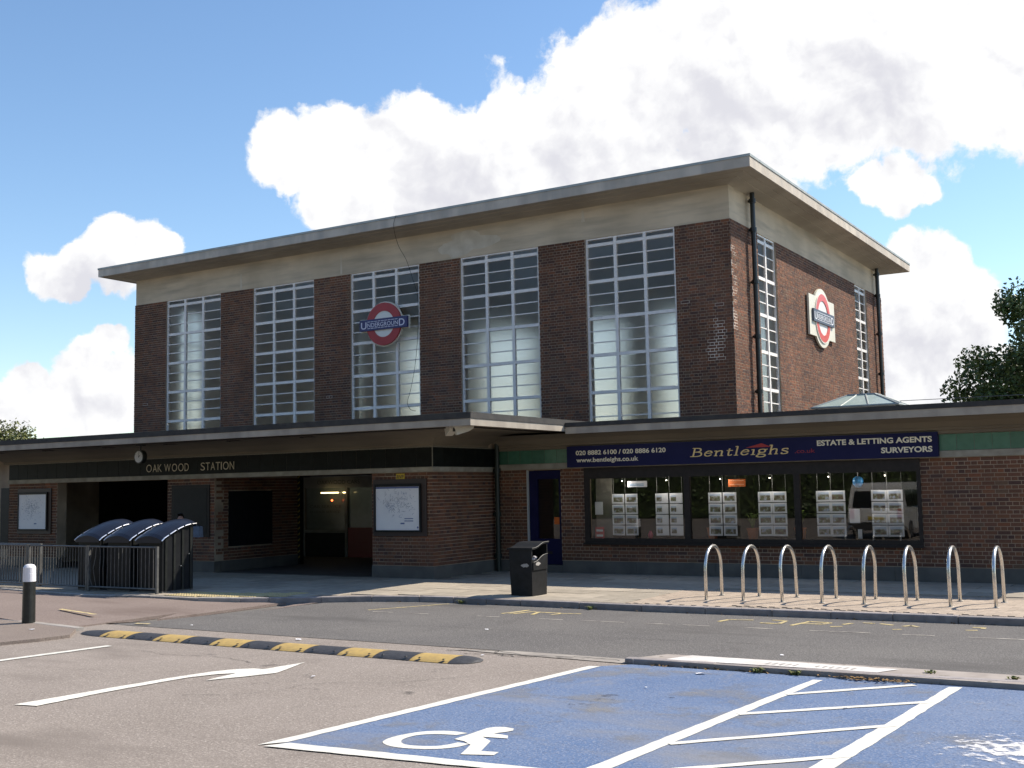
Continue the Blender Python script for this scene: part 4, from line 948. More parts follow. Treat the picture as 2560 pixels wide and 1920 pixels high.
# shop sign
t = thing('shop_sign', 'long navy shop fascia sign reading Bentleighs with phone numbers in gold', 'sign', (1.48, YW-.04, 2.55))
q = MB(); q.box(-2.47, -4.13, 2.32, 5.42, -4.02, 2.785); brd = q.build('board', mat('navy_sign_board', (.014, .015, .060), (.017, .018, .068), .5, 2, spec=.12), t)
fs_ = FRONT(-4.132)
for nm, tx, u, v, h_, wd, bo in (('telephone_lettering', '020 8882 6100 / 020 8886 6120', -2.24, 2.588, .098, 2.16, .026), ('web_lettering', 'www.bentleighs.co.uk', -2.23, 2.43, .098, 1.51, .026), ('trade_lettering', 'ESTATE & LETTING AGENTS', 3.15, 2.605, .105, 2.17, .034), ('trade_lettering', 'SURVEYORS', 4.38, 2.42, .105, .94, .034)):
    q = MB(); add_text(q, tx, u, v, h_, fs_, width=wd, bold=bo); q.build(nm, M_CREAMT, brd)
# the serif italic name, drawn stroke by stroke
def stroke(mb, pts, w0, fn, w_=.006, sh=.22, ox=0, oz=0, S=1.0, pen=R(28)):
    P = catmull(pts, 6) if len(pts) > 2 else [Vector(p) for p in pts]
    nx, nz_ = math.cos(pen), math.sin(pen)
    L1, R1 = [], []
    for k, p in enumerate(P):
        d = (P[min(k+1, len(P)-1)]-P[max(0, k-1)]).normalized(); nn = Vector((-d.y, d.x))
        c = abs(nn.x)             # thick verticals, thin horizontals
        ww = w0*(.40+.60*c)/2
        L1.append(p+nn*ww); R1.append(p-nn*ww)
    T = lambda p: fn(ox+(p.x+p.y*sh)*S, oz+p.y*S, w_)
    for k in range(len(P)-1): mb.poly([T(R1[k]), T(R1[k+1]), T(L1[k+1]), T(L1[k])])
GL = {   # unit: x-height .62, cap height 1
 'B': (.80, [[(.18, 0), (.18, 1)], [(.0, .02), (.2, .02), (.42, .02), (.62, .1), (.66, .28), (.58, .46), (.4, .52), (.2, .53)], [(.2, .53), (.42, .55), (.55, .65), (.57, .8), (.48, .94), (.3, .98), (.04, .98)]]),
 'e': (.60, [[(.1, .36), (.46, .38), (.45, .52), (.33, .62), (.18, .54), (.09, .36), (.1, .16), (.22, .03), (.36, .05), (.5, .18)]]),
 'n': (.72, [[(.16, 0), (.16, .6)], [(.02, .57), (.17, .6)], [(.17, .44), (.3, .58), (.42, .6), (.5, .5), (.5, .3), (.5, 0)], [(.06, .02), (.27, .02)], [(.4, .02), (.62, .02)]]),
 't': (.48, [[(.2, .82), (.19, .5), (.19, .2), (.22, .05), (.3, .03), (.42, .12)], [(.05, .59), (.42, .59)]]),
 'l': (.40, [[(.18, 0), (.18, 1.05)], [(.04, 1.02), (.19, 1.05)], [(.06, .02), (.32, .02)]]),
 'i': (.40, [[(.18, 0), (.18, .6)], [(.04, .57), (.19, .6)], [(.06, .02), (.32, .02)]]),
 'g': (.62, [[(.3, .62), (.14, .56), (.1, .42), (.16, .28), (.3, .24), (.43, .3), (.46, .44), (.42, .57), (.3, .62)], [(.42, .56), (.58, .6)], [(.2, .26), (.1, .14), (.2, .06), (.42, .02), (.52, -.1), (.42, -.24), (.2, -.27), (.04, -.2), (.04, -.1), (.16, .03)]]),
 'h': (.72, [[(.16, 0), (.16, 1.05)], [(.02, 1.02), (.17, 1.05)], [(.17, .44), (.3, .58), (.42, .6), (.5, .5), (.5, .3), (.5, 0)], [(.06, .02), (.27, .02)], [(.4, .02), (.62, .02)]]),
 's': (.50, [[(.4, .48), (.38, .58), (.26, .61), (.13, .56), (.12, .42), (.28, .32), (.41, .22), (.4, .08), (.26, .01), (.12, .04), (.08, .16)]])}
adv = sum(GL[c][0] for c in 'Bentleighs'); q = MB(); x = 0; sx = 2.10/adv
for c in 'Bentleighs':
    for st_ in GL[c][1]:
        pts = [(x+px_, pz) for px_, pz in st_]
        stroke(q, [(px_*sx/.175, pz) for px_, pz in pts], .21, fs_, .006+.0003*(len(q.f) % 5), .30, .47, 2.468, .175)
    x += GL[c][0]
q.build('name_lettering', M_GOLD, t)
q = MB(); q.poly([fs_(1.69, 2.615, .004), fs_(2.23, 2.615, .004), fs_(2.02, 2.695, .004)]); q.build('roof_emblem', mat('sign_red', (.42, .03, .03), None, .5), t)
q = MB(); add_text(q, '.co.uk', 2.70, 2.472, .085, fs_, width=.41, bold=.01); q.build('web_suffix', mat('sign_dark_red', (.26, .012, .03), None, .5), t)
# map boards
def map_print(name, seed):
    m = mat(name, (.52, .53, .58), (.40, .44, .55), .5, 14+seed, 8, lo=.5, hi=.62); return m
def map_board(label, x0, x1, z0, z1, seed, header=True):
    t = thing('map_board', label, 'map board', ((x0+x1)/2, YB, z0))
    q = MB(); q.box(x0-.09, YB-.035, z0-.13, x1+.17, YB-.004, z1+.16); q.build('surround', mat('brown_surround', (.040, .024, .020), None, .5), t)
    q = MB(); 
    for (a, c, p, r_) in ((x0-.03, x1+.04, z1, z1+.06), (x0-.03, x1+.04, z0-.04, z0), (x0-.03, x0, z0, z1), (x1, x1+.04, z0, z1)): q.box(a, YB-.075, p, c, YB-.036, r_)
    q.build('frame', M_LOCKER, t)
    q = MB(); q.box(x0, YB-.055, z0, x1, YB-.045, z1); s_ = q.build('map_sheet', mat('map_paper', (.84, .84, .86), (.78, .78, .82), .5, 3), t)
    q = MB(); rr = random.Random(seed); W, H = x1-x0, z1-z0
    f_ = FRONT(YB-.0555)
    for k in range(150):
        a = rr.gauss(.47, .18); c = rr.gauss(.58, .15)
        if not (.08 < a < .92 and .2 < c < .95): continue
        l = rr.uniform(.02, .09); th = rr.choice((0, .785, 1.57, 2.36)); dx, dz = l*math.cos(th), l*math.sin(th); nx, nz_ = -math.sin(th)*.0035, math.cos(th)*.0035
        u, v = x0+a*W, z0+c*H; q.poly([f_(u-nx, v-nz_, .0003*(k % 7)), f_(u+dx-nx, v+dz-nz_, .0003*(k % 7)), f_(u+dx+nx, v+dz+nz_, .0003*(k % 7)), f_(u+nx, v+nz_, .0003*(k % 7))])
    q.build('map_lines', mat('map_line_blue', (.20, .26, .42), (.36, .36, .40), .5, 5), s_, kind='stuff')
    mk = mat('map_blue', (.10, .14, .32), None, .5)
    def key(u0, v0, u1, v1, nm='map_key'): k_ = MB(); k_.poly([f_(u0, v0, .003), f_(u1, v0, .003), f_(u1, v1, .003), f_(u0, v1, .003)]); k_.build(nm, mk, s_)
    key(x0+W*.57, z0+.13, x0+W*.66, z0+.16)
    if header:
        key(x0, z1-.04, x1-.02, z1-.004, 'map_heading')
        for zz in (.19, .24): key(x0+W*.66, z0+zz, x0+W*.86, z0+zz+.018)
        q = MB(); q.disc(.022, .0, .003, f_, 14, x1-.05, z0+.06); q.build('map_emblem', mk, s_)
    return t
map_board('blue-headed network map in a dark frame on the brick pier right of the entrance', -5.94, -4.76, 1.03, 1.97, 1)
map_board('plain white map sheet in a dark frame on the pier behind the railings', -18.47, -17.28, 1.03, 1.97, 2, False)
t = thing('yellow_sign', 'small yellow sign reading RVP above the network map', 'sign', (-5.295, YB, 2.18))
q = MB(); q.box(-5.41, YB-.012, 2.11, -5.18, YB-.003, 2.25); pl_ = q.build('plate', mat('sign_yellow', (.55, .36, .02), None, .5), t)
q = MB(); add_text(q, 'RVP', -5.385, 2.145, .075, FRONT(YB-.0125), width=.18, bold=.01, w_=.002); q.build('lettering', mat('sign_black', (.02, .02, .02), None, .5), pl_)
# clock
t = thing('hanging_clock', 'round white-faced clock hanging from the canopy soffit', 'clock', (-12.43, -7.5, 3.1))
fc = FRONT(-7.5); cu, cv = -12.43, 2.82
q = MB(); q.disc(.165, -.06, .06, fc, 36, cu, cv); cs = q.build('case', M_BLACKP, t)
q = MB(); q.disc(.138, .058, .064, fc, 36, cu, cv); q.disc(.138, .0, .0, fc, 3, cu, cv); dl = q.build('dial', mat('clock_dial', (.55, .55, .55), None, .5), cs)
q = MB(); q.poly([fc(cu-.006, cv-.02, .068), fc(cu+.006, cv-.02, .068), fc(cu+.025, cv+.115, .068), fc(cu+.015, cv+.118, .068)]); q.poly([fc(cu-.01, cv-.01, .069), fc(cu+.008, cv-.02, .069), fc(cu+.066, cv+.035, .069), fc(cu+.056, cv+.045, .069)])
for k in range(12):
    a = k*math.pi/6; q.poly([fc(cu+.112*math.sin(a)-.004, cv+.112*math.cos(a)-.004, .0675), fc(cu+.112*math.sin(a)+.004, cv+.112*math.cos(a)-.004, .0675), fc(cu+.124*math.sin(a)+.004, cv+.124*math.cos(a)+.004, .0675), fc(cu+.124*math.sin(a)-.004, cv+.124*math.cos(a)+.004, .0675)])
q.build('hands', M_BLACKP, cs)
q = MB(); q.tube([(cu, -7.5, 2.98), (cu, -7.5, 3.112)], .02, 8); q.box(cu-.11, -7.56, 3.09, cu+.11, -7.44, 3.112); q.build('hanger', M_BLACKP, t)
# security cameras: two wedge housings
for (cxx, rz, lab) in ((-2.95, R(-38), 'cream wedge-shaped security camera housing beside its twin under the canopy corner, facing the road'), (-2.66, R(48), 'cream wedge-shaped security camera housing at the canopy corner with a dark side window')):
    t = thing('security_camera', lab, 'camera', (cxx, -7.95, 3.11), rz)
    q = MB(); q.prism([(-.2, 0), (-.13, -.17), (.10, -.10), (.20, -.04), (.20, 0)], -.075, .075, lambda u, v, w_: (u, w_, v)); q.build('housing', mat('cream_plastic', (.52, .49, .42), None, .5), t)
    q = MB(); q.box(-.196, -.05, -.10, -.168, .05, -.03); q.build('camera_window', M_LOCKER, t)
    q = MB(); q.box(-.1, -.05, 0, .1, .05, .012); q.build('mounting_plate', M_WHITE, t)
# loose cable down the front
q = MB(); q.tube([tuple(p) for p in catmull([(-9.62, -.89, 9.70), (-9.72, -.88, 9.40), (-9.86, -.5, 8.95), (-9.86, -.10, 8.55), (-9.66, -.06, 7.95), (-9.51, -.06, 7.5), (-9.50, -.06, 6.8), (-9.53, -.06, 6.21), (-9.62, -.06, 5.5), (-9.77, -.06, 4.84), (-9.91, -.06, 4.41), (-9.80, -.06, 4.2), (-9.62, -.05, 4.15)], 5)], .0065, 6)
tag(q.build('loose_cable', M_BLACKP), 'thin black loose cable dangling from roof edge down beside the middle window', 'cable')
for k, (za, zb) in enumerate(((3.86, 3.92), (3.70, 3.66))):
    q = MB(); q.tube([tuple(Vector((2.6, 2.6, za)).lerp(Vector((14, 2.2, zb)), i/10)-Vector((0, 0, .05*math.sin(math.pi*i/10)))) for i in range(11)], .008, 5)
    tag(q.build('roof_wire', M_GALV), ('upper' if k == 0 else 'lower')+' of two thin wires strung above the shop wing roof', 'wire')
# small floodlight on the canopy by the left pier of the hall
t = thing('roof_floodlight', 'small black floodlight standing on the canopy roof by the hall corner', 'lamp', (-20.6, -.5, 3.33))
q = MB(); q.box(-21.2, -.7, 3.40, -20.2, -.4, 3.56); q.build('housing', M_BLACKP, t)
q = MB(); q.tube([(-20.6, -.5, 3.30), (-20.6, -.5, 3.42)], .03, 8); q.build('stand', M_BLACKP, t)
q = MB(); q.tube([(-20.1, -.6, 3.33), (-20.05, -.6, 3.5), (-19.95, -.6, 3.56), (-19.85, -.6, 3.45), (-19.85, -.6, 3.33)], .015, 6); q.build('cable_loop', M_WHITE, t)
# ---- things in the shop window
def photo_mat():
    m = bpy.data.materials.new('house_photo'); m.use_nodes = True; t = m.node_tree; L = t.links.new; b_ = t.nodes['Principled BSDF']; b_.inputs['Roughness'].default_value = .4
    tcn = t.nodes.new('ShaderNodeTexCoord'); oi = t.nodes.new('ShaderNodeObjectInfo')
    mu = t.nodes.new('ShaderNodeMath'); mu.operation = 'MULTIPLY'; mu.inputs[1].default_value = 37; L(oi.outputs['Random'], mu.inputs[0])
    n = t.nodes.new('ShaderNodeTexNoise'); n.noise_dimensions = '4D'; n.inputs['Scale'].default_value = 14; n.inputs['Detail'].default_value = 4; L(tcn.outputs['Object'], n.inputs['Vector']); L(mu.outputs[0], n.inputs['W'])
    cr = t.nodes.new('ShaderNodeValToRGB'); L(n.outputs['Fac'], cr.inputs[0]); e = cr.color_ramp
    for p, c in ((.30, (.03, .035, .04)), (.42, (.16, .10, .07)), (.50, (.12, .15, .08)), (.58, (.32, .28, .25)), (.68, (.35, .45, .62))):
        el = e.elements.new(p); el.color = (*c, 1)
    e.elements[0].color = (.02, .02, .03, 1); e.elements[-1].color = (.7, .72, .78, 1)
    sx = t.nodes.new('ShaderNodeSeparateXYZ'); L(tcn.outputs['Generated'], sx.inputs[0]); mr = t.nodes.new('ShaderNodeMapRange'); L(sx.outputs['Z'], mr.inputs[0]); mr.inputs[1].default_value = .62; mr.inputs[2].default_value = .8
    mx_ = t.nodes.new('ShaderNodeMix'); mx_.data_type = 'RGBA'; L(mr.outputs[0], mx_.inputs['Factor']); L(cr.outputs[0], mx_.inputs['A']); mx_.inputs['B'].default_value = (.52, .60, .74, 1); L(mx_.outputs['Result'], b_.inputs['Base Color']); return m
M_PHOTO = photo_mat()
YP = YW+.20
cme = MB().box(-.147, -.004, -.106, .147, .004, .106).mesh('card', M_PAPER)
pme = MB().box(-.112, -.0065, -.068, .112, -.0045, .078).mesh('photo', M_PHOTO); pms = MB().box(-.12, -.0065, -.06, .0, -.0045, .06).mesh('photo', M_PHOTO)
LBL = 'house advertisement card with a photo, in a rack of eight in the shop window'
for gi, (xa, xb) in enumerate(((-1.54, -.93), (-.5, .12), (.71, 1.32), (1.79, 2.38), (2.99, 3.56), (4.07, 4.66))):
    for r_ in range(4):
        for c_ in range(2):
            p = (xa+.145+c_*(xb-xa-.29), YP, 1.61-r_*.228)
            o = share('property_card', cme, p); WL[o.name] = p; tag(o, LBL, 'card', 'house cards in the shop window'); share('photo', pms if gi == 1 else pme, p, o); o.rotation_euler = (0, rnd.uniform(-.02, .02), 0)
    q = MB(); x0_, x1_ = xa+.02, xb-.02
    for xx in (x0_, (xa+xb)/2, x1_): q.tube([(xx, YP+.03, .80), (xx, YP+.03, 2.1)], .004, 4)
    t = q.build('card_rack', M_GALV); tag(t, 'set of thin wires holding eight house cards in the shop window', 'rack', 'card racks in the shop window')
for k, x in enumerate((-1.24, -.19, 1.02, 2.08, 3.28, 4.37)):
    t = thing('display_lamp', 'small lit halogen lamp above a card rack inside the shop window', 'lamp', (x, YW+.10, 2.04), 0, 'lit lamps in the shop window')
    q = MB(); q.lathe([(.012, .03), (.02, .0), (.03, -.03)], (x, YW+.10, 2.03), 10); q.build('shade', M_BLACKP, t)
    q = MB(); q.lathe([(.0, -.012), (.012, 0), (.0, .012)], (x, YW+.10, 1.995), 8); q.build('bulb', mat('lit_halogen', (1, .95, .85), None, .5, emit=((1, .92, .8), 12.0)), t)
    ld = bpy.data.lights.new('halogen', 'POINT'); ld.energy = 3.2; ld.color = (1, .93, .84); ld.shadow_soft_size = .03; lo_ = bpy.data.objects.new('halogen', ld); col.objects.link(lo_); lo_.parent = t; lo_.location = (0, -.005, -.09)
def flat(name, x0, x1, z0, z1, m, label, cat, y_=YP-.03):
    q = MB(); q.box(x0, y_-.004, z0, x1, y_+.004, z1); o = q.build(name, m); return tag(o, label, cat)
o = flat('window_sticker', 1.17, 1.54, 1.83, 1.985, M_ORANGE, 'orange notice stuck high on the middle shop pane', 'notice')
q = MB(); [q.box(1.20, YP-.037, z, 1.51, YP-.035, z+.012) for z in (1.87, 1.95)]; q.build('printed_line', mat('orange_print', (.85, .5, .3), None, .6), o)
o = flat('window_notice', -1.14, -.68, 1.86, 1.99, M_PAPER, 'white printed strip stuck high on the shop pane nearest the door', 'notice')
q = MB(); [q.box(-1.10, YP-.037, z, -.75, YP-.035, z+.02) for z in (1.885, 1.915)]; q.build('printed_line', mat('pale_blue_print', (.3, .45, .65), None, .6), o)
o = flat('window_notice', -1.95, -1.76, 1.27, 1.55, M_PAPER, 'white paper sheet on the display board beside the shop door', 'notice')
o = flat('window_notice', 3.64, 3.84, 1.08, 1.36, M_PAPER, 'white paper sheet between the two right-hand card racks', 'notice')
o = flat('leaflet', 3.79, 3.87, .78, .96, M_PAPER, 'small white folded leaflet standing on the shop window ledge', 'leaflet')
o = flat('leaflet_holder', -1.96, -1.74, .745, 1.0, mat('red_print', (.5, .03, .05), None, .5), 'red leaflet holder with white stripes on the shop ledge', 'holder')
q = MB(); [q.box(-1.93, YP-.037, z, -1.77, YP-.035, z+.045) for z in (.79, .90)]; q.build('stripe', M_PAPER, o)
q = MB(); q.lathe([(.0, 0), (.035, 0), (.055, .04), (.06, .08), (.04, .13), (.028, .15), (.034, .165)], (-.71, YP+.15, .745), 20); tag(q.build('vase', mat('pink_glaze', (.5, .03, .10), None, .15), smooth=True), 'glossy pink-red vase on the shop window ledge', 'vase')
q = MB(); q.lathe([(0.0, -.11), (.05, -.1), (.095, -.04), (.105, .02), (.09, .07), (.05, .1), (0.0, .11)], (3.82, YP+.02, 1.88), 18)
bl_ = q.build('balloon', mat('blue_balloon', (.05, .25, .55), None, .25), smooth=True); tag(bl_, 'pale blue balloon hanging inside the right shop pane', 'balloon')
q = MB(); q.tube([(3.82, YP+.02, 1.99), (3.82, YP+.02, 2.25)], .003, 4); q.build('string', M_PAPER, bl_)
def pot_plant(x, y_, z, label, n=26, h=.42):
    t = thing('pot_plant', label, 'plant', (x, y_, z))
    q = MB(); q.lathe([(.0, 0), (.09, 0), (.12, .2), (.13, .2), (.13, .23), (.10, .23), (.10, .2)], (x, y_, z), 20); q.build('pot', mat('terracotta', (.36, .12, .05), None, .8), t)
    q = MB(); rr = random.Random(int(x*100))
    for k in range(n):
        a = rr.uniform(0, 6.28); l = rr.uniform(.6, 1)*h; sp = rr.uniform(.1, .6)*h; pts = [Vector((x, y_, z+.2)), Vector((x+sp*.5*math.cos(a), y_+sp*.5*math.sin(a), z+.2+l*.75)), Vector((x+sp*1.2*math.cos(a), y_+sp*1.2*math.sin(a), z+.2+l*.8))]
        cv_ = catmull(pts, 4); sd = Vector((-math.sin(a), math.cos(a), 0))
        for i in range(len(cv_)-1):
            w0, w1 = .02*math.sin(math.pi*(i+.3)/len(cv_))+.003, .02*math.sin(math.pi*(i+1.3)/(len(cv_)+.6))+.002
            q.poly([cv_[i]-sd*w0, cv_[i+1]-sd*w1, cv_[i+1]+sd*w1, cv_[i]+sd*w0])
    q.build('leaves', mat('plant_leaf', (.10, .17, .04), (.17, .22, .05), .5, 8), t)
pot_plant(1.56, YP+.25, .742, 'green leafy plant in a terracotta pot inside the middle shop pane')
pot_plant(2.50, YP+.45, .742, 'bushy plant in a terracotta pot next to the right mullion inside the shop', 18, .5)
pot_plant(.62, YP+.4, .742, 'short plant in a terracotta pot next to the left mullion inside the shop', 8, .2)
# coffee posters at the left edge
t = thing('cafe_poster', 'dark red cafe poster reading LATTE on the left shop front', 'poster', (-20.6, YW-.03, 1))
q = MB(); q.box(-21.3, YW-.04, .7, -20.1, YW-.022, 2.15); pp_ = q.build('sheet', mat('poster_dark_red', (.10, .015, .01), (.03, .015, .01), .5, 3), t)
q = MB(); add_text(q, 'LATTE', -20.8, 1.92, .10, FRONT(YW-.041), width=.42); q.build('lettering', mat('poster_cream', (.4, .32, .2), None, .5), pp_)
flat('window_notice', -20.95, -20.75, 1.0, 1.3, M_PAPER, 'small white card on the cafe poster at the left shop', 'notice', YW-.05)

# ------------------------------------------------------------------ street furniture
# bicycle stands
FT = [((1523, 1297), (2.56, -8.66), (2.49, -7.76))]
xsd = [2.53+k*(6.92-2.53)/7 for k in range(8)]
def stand_mesh():
    q = MB(); r_ = .027; W = .42; H = .86; pts = [(0, -W, -.02), (0, -W, H-.36)]
    pts += [(0, -W*math.cos(a), H-.36+.36*math.sin(a)) for a in [math.pi*k/18 for k in range(1, 18)]]
    pts += [(0, W, H-.36), (0, W, -.02)]
    q.tube(pts, r_, 12); return q
sm = stand_mesh().mesh('hoop', M_STEEL, smooth=True)
bpm = MB(); bpm.lathe([(.05, 0), (.045, .006)], (0, 0, 0), 14); bpm = bpm.mesh('foot_collar', mat('pale_mortar_collar', (.52, .48, .42), None, .9))
for k, x in enumerate(xsd):
    y_ = -8.22+k*.055
    t = thing('bicycle_stand', 'hooped stainless steel bicycle stand in the block paving outside the shop window', 'bicycle stand', (x, y_, 0), R(2+rnd.uniform(-2, 2)), 'row of bicycle stands')
    t.rotation_euler.x = R(rnd.uniform(-.8, .8)); t.rotation_euler.y = R(rnd.uniform(-1.5, 1.5)); share('hoop', sm, (0, 0, 0), t); share('foot_collar', bpm, (0, -.42, .002), t); share('foot_collar', bpm, (0, .42, .002), t)
# litter bin
t = thing('litter_bin', 'black square litter bin with open side mouths and pale torn stickers by the kerb', 'bin', (-.70, -8.84, 0))
q = MB(); x0, x1, y0, y1 = -.93, -.47, -9.12, -8.56
q.prism([(y0+.03, 0), (y1-.03, 0), (y1, .62), (y0, .62)], 0, 1, lambda u, v, w_: (x0+(x1-x0)*(.03+w_*.94 if v < .3 else w_), u, v)); body = q.build('body', M_BIN, t)
q = MB(); q.box(x0, y0, .62, x0+.03, y1, .84); q.box(x0+.03, y0, .62, x1, y0+.03, .84); q.box(x0+.03, y1-.03, .62, x1, y1, .88); q.build('frame', M_BIN, t)
def bin_top(u): s_ = (u-y0)/(y1-y0); return .835+.095*(1/(1+math.exp(-(s_-.45)*9)))
q = MB(); n = 12; ys = [y0-.015+(y1-y0+.03)*k/n for k in range(n+1)]
for a, c in zip(ys, ys[1:]):
    q.quads([(x0-.03, a, bin_top(a)), (x1+.02, a, bin_top(a)), (x1+.02, c, bin_top(c)), (x0-.03, c, bin_top(c)), (x0-.03, a, bin_top(a)-.03), (x1+.02, a, bin_top(a)-.03), (x1+.02, c, bin_top(c)-.03), (x0-.03, c, bin_top(c)-.03)], [(0, 1, 2, 3), (7, 6, 5, 4), (1, 5, 6, 2), (4, 0, 3, 7)]+([(0, 4, 5, 1)] if a == ys[0] else [])+([(3, 2, 6, 7)] if c == ys[-1] else []))
q.build('lid', M_BIN, t, smooth=False)
# curved front lip of the side mouth
q = MB()
def lip(u): s_ = (u-y0)/(y1-y0); return .585+.13*(1/(1+math.exp(-(s_-.45)*9)))
for a, c in zip(ys[1:-1], ys[2:-1]): q.quads([(x1-.002, a, .45), (x1-.002, c, .45), (x1-.002, c, lip(c)), (x1-.002, a, lip(a)), (x1+.016, a, .45), (x1+.016, c, .45), (x1+.016, c, lip(c)), (x1+.016, a, lip(a))], [(4, 5, 6, 7), (3, 7, 6, 2), (0, 4, 7, 3), (1, 2, 6, 5)])
q.build('mouth_lip', M_BIN, t)
q = MB(); q.tube([(x1+.018, a, lip(a)) for a in ys[1:-1]], .006, 6); q.tube([(x1+.022, a, bin_top(a)) for a in ys], .005, 6); q.build('lip_trim', M_GALV, t)
q = MB(); rs = random.Random(2); fy = FRONT(y0-.002)
def torn(mb, fn, cu, cv, w_, h_, sd):
    rr = random.Random(sd); mb.poly([fn(cu+w_*math.cos(a)*rr.uniform(.75, 1.15), cv+h_*math.sin(a)*rr.uniform(.7, 1.2), .003) for a in [2*math.pi*k/16 for k in range(16)]])
torn(q, FRONT(y0-.001), -.60, .535, .085, .035, 4); torn(q, SIDE(x1+.017), -8.93, .555, .085, .032, 6)
q.build('torn_sticker', mat('torn_paper', (.42, .40, .37), (.30, .285, .27), .9, 60), t)
q = MB(); rs = random.Random(9)
for k in range(9):
    c = Vector((x1-.08+rs.uniform(-.1, .05), y0+.12+rs.uniform(0, .2), .62+rs.uniform(0, .07))); r_ = rs.uniform(.02, .05)
    q.lathe([(0, -r_), (r_*.9, -r_*.3), (r_, r_*.3), (0, r_)], tuple(c), 6)
tag(q.build('rubbish', mat('crumpled_wrapper', (.6, .6, .62), (.35, .33, .36), .4, 25)), 'crumpled wrappers piled inside the litter bin mouth', 'rubbish')
# bollard
t = thing('bollard', 'black round bollard with a white cap on the footway corner', 'bollard', (-6.10, -15.02, -.06))
q = MB(); q.lathe([(.100, -.01), (.094, .64)], (-6.10, -15.02, -.06), 24); q.build('post', M_BLACKP, t, smooth=False)
q = MB(); q.lathe([(.097, .64), (.096, .77), (.092, .775), (.095, .78), (.094, .86), (.07, .895), (.03, .908)], (-6.10, -15.02, -.06), 24); q.build('reflective_cap', mat('white_cap', (.78, .77, .80), None, .5), t, smooth=False)
# rubber speed hump
t = thing('speed_hump', 'black and yellow rubber speed hump bolted across the car park entrance', 'speed hump', (-1, -15.18, ZRD))
def hump_prof(n=12): return [(-.25+.50*k/n, .050*math.sin(math.pi*k/n)**.75) for k in range(n+1)]
yc = -15.24
def hump_seg(x0, x1, m, name, cap=None):
    q = MB(); pr = hump_prof(); ns = 8 if cap else 1
    for i in range(ns):
        ta, tb_ = i/ns, (i+1)/ns
        def sc_(t_): 
            if not cap: return 1.0
            s_ = t_ if cap == 'r' else 1-t_
            return math.sqrt(max(0, 1-s_*s_)) if s_ < 1 else .02
        xa, xb = x0+(x1-x0)*ta, x0+(x1-x0)*tb_
        for (u0, z0), (u1, z1) in zip(pr, pr[1:]):
            sa, sb = sc_(ta), sc_(tb_)
            q.poly([(xa, yc+u0*sa, ZRD+.002+z0*sa), (xb, yc+u0*sb, ZRD+.002+z0*sb), (xb, yc+u1*sb, ZRD+.002+z1*sb), (xa, yc+u1*sa, ZRD+.002+z1*sa)])
    o = q.build(name, m, t, smooth=True)
    if not cap:
        bt = MB()
        for xx in (x0+.10, x1-.10):
            bt.lathe([(.018, 0), (.014, .004)], (xx, yc-.17, ZRD+.032), 8); bt.poly([(xx-.03, yc-.252, ZRD+.004), (xx+.03, yc-.252, ZRD+.004), (xx+.05, yc-.215, ZRD+.023), (xx+.02, yc-.21, ZRD+.025)])
        bt.build('bolt_hole', M_BLACKP, o)
for i in range(11):
    x0 = -3.85+.547*i; hump_seg(x0+.002, x0+.545, M_RUBY if i % 2 == 0 else M_RUBK, 'yellow_segment' if i % 2 == 0 else 'black_segment')
hump_seg(-4.50, -3.852, M_RUBK, 'end_cap', 'l'); hump_seg(2.168, 2.46, M_RUBK, 'end_cap', 'r')
# cycle lockers: three curved-roof cabinets
def locker(x, y_, label):
    t = thing('curved_locker', label, 'locker', (x, y_, 0), 0, 'black curved-roof cabinets behind the railings')
    wd, dp = .66, .78; zf, zb = 1.06, 1.32
    top = lambda s_: zf+(zb-zf)*math.sin(s_*math.pi/2*.98)
    n = 14; prof = [(y_+dp*k/n, top(k/n)) for k in range(n+1)]
    q = MB(); q.prism([(y_, .03), (y_+dp, .03)]+[(a, z-.05) for a, z in prof[::-1]], 0, wd, lambda u, v, w_: (x+w_, u, v)); q.build('cabinet', M_LOCKER, t)
    # ribs on the sides
    for k in range(4):
        yy = y_+.06+k*.21; s_ = (yy-y_)/dp
        for xa in (x+wd, x-.02):
            q = MB(); q.box(xa, yy, .04, xa+.02, yy+.05, top(s_)-.07); q.build('side_rib', M_BLACKP, t)
    # hood with an arched section, overhanging
    q = MB(); m_ = 10; pr2 = [(y_-.06+(dp+.10)*k/n, top(min(1, max(0, (-.06+(dp+.10)*k/n)/dp)))-(.05 if k == 0 else 0)) for k in range(n+1)]
    def hp(k, j): 
        u = -1+2*j/m_; a, z = pr2[k]; return (x+wd/2+u*(wd/2+.035), a, z+.085*(1-u*u))
    for k in range(n):
        for j in range(m_): q.poly([hp(k, j), hp(k, j+1), hp(k+1, j+1), hp(k+1, j)])
    for j in range(m_):
        A, C = hp(0, j), hp(0, j+1); q.poly([(A[0], A[1], zf-.10), (C[0], C[1], zf-.10), C, A]); A, C = hp(n, j), hp(n, j+1); q.poly([A, C, (C[0], C[1], zb-.07), (A[0], A[1], zb-.07)])
    q.build('hood', M_HOOD, t, smooth=True)
    for sgn in (0, m_):
        e = MB()
        e.tube([(hp(k, sgn)[0]+(.012 if sgn else -.012), hp(k, sgn)[1], hp(k, sgn)[2]-.012) for k in range(n+1)], .014, 8); e.build('hood_trim', M_ALU, t)
        e = MB()
        for k in (3, 6, 9, 12): p = hp(k, sgn); e.box(p[0]-.02, p[1]-.012, p[2]-.04, p[0]+.03, p[1]+.012, p[2]+.008)
        e.build('trim_clip', M_BLACKP, t)
    q = MB(); q.box(x+.0, y_+.0, -.005, x+wd, y_+dp, .03)
    q.build('base', M_GALV, t)
    for z, dy in ((.5, .45), (.72, .66)):
        q = MB(); q.lathe([(.012, -.008), (.012, .008)], (x+wd+.02, y_+dy, z), 8); q.build('rivet', M_ALU, t)
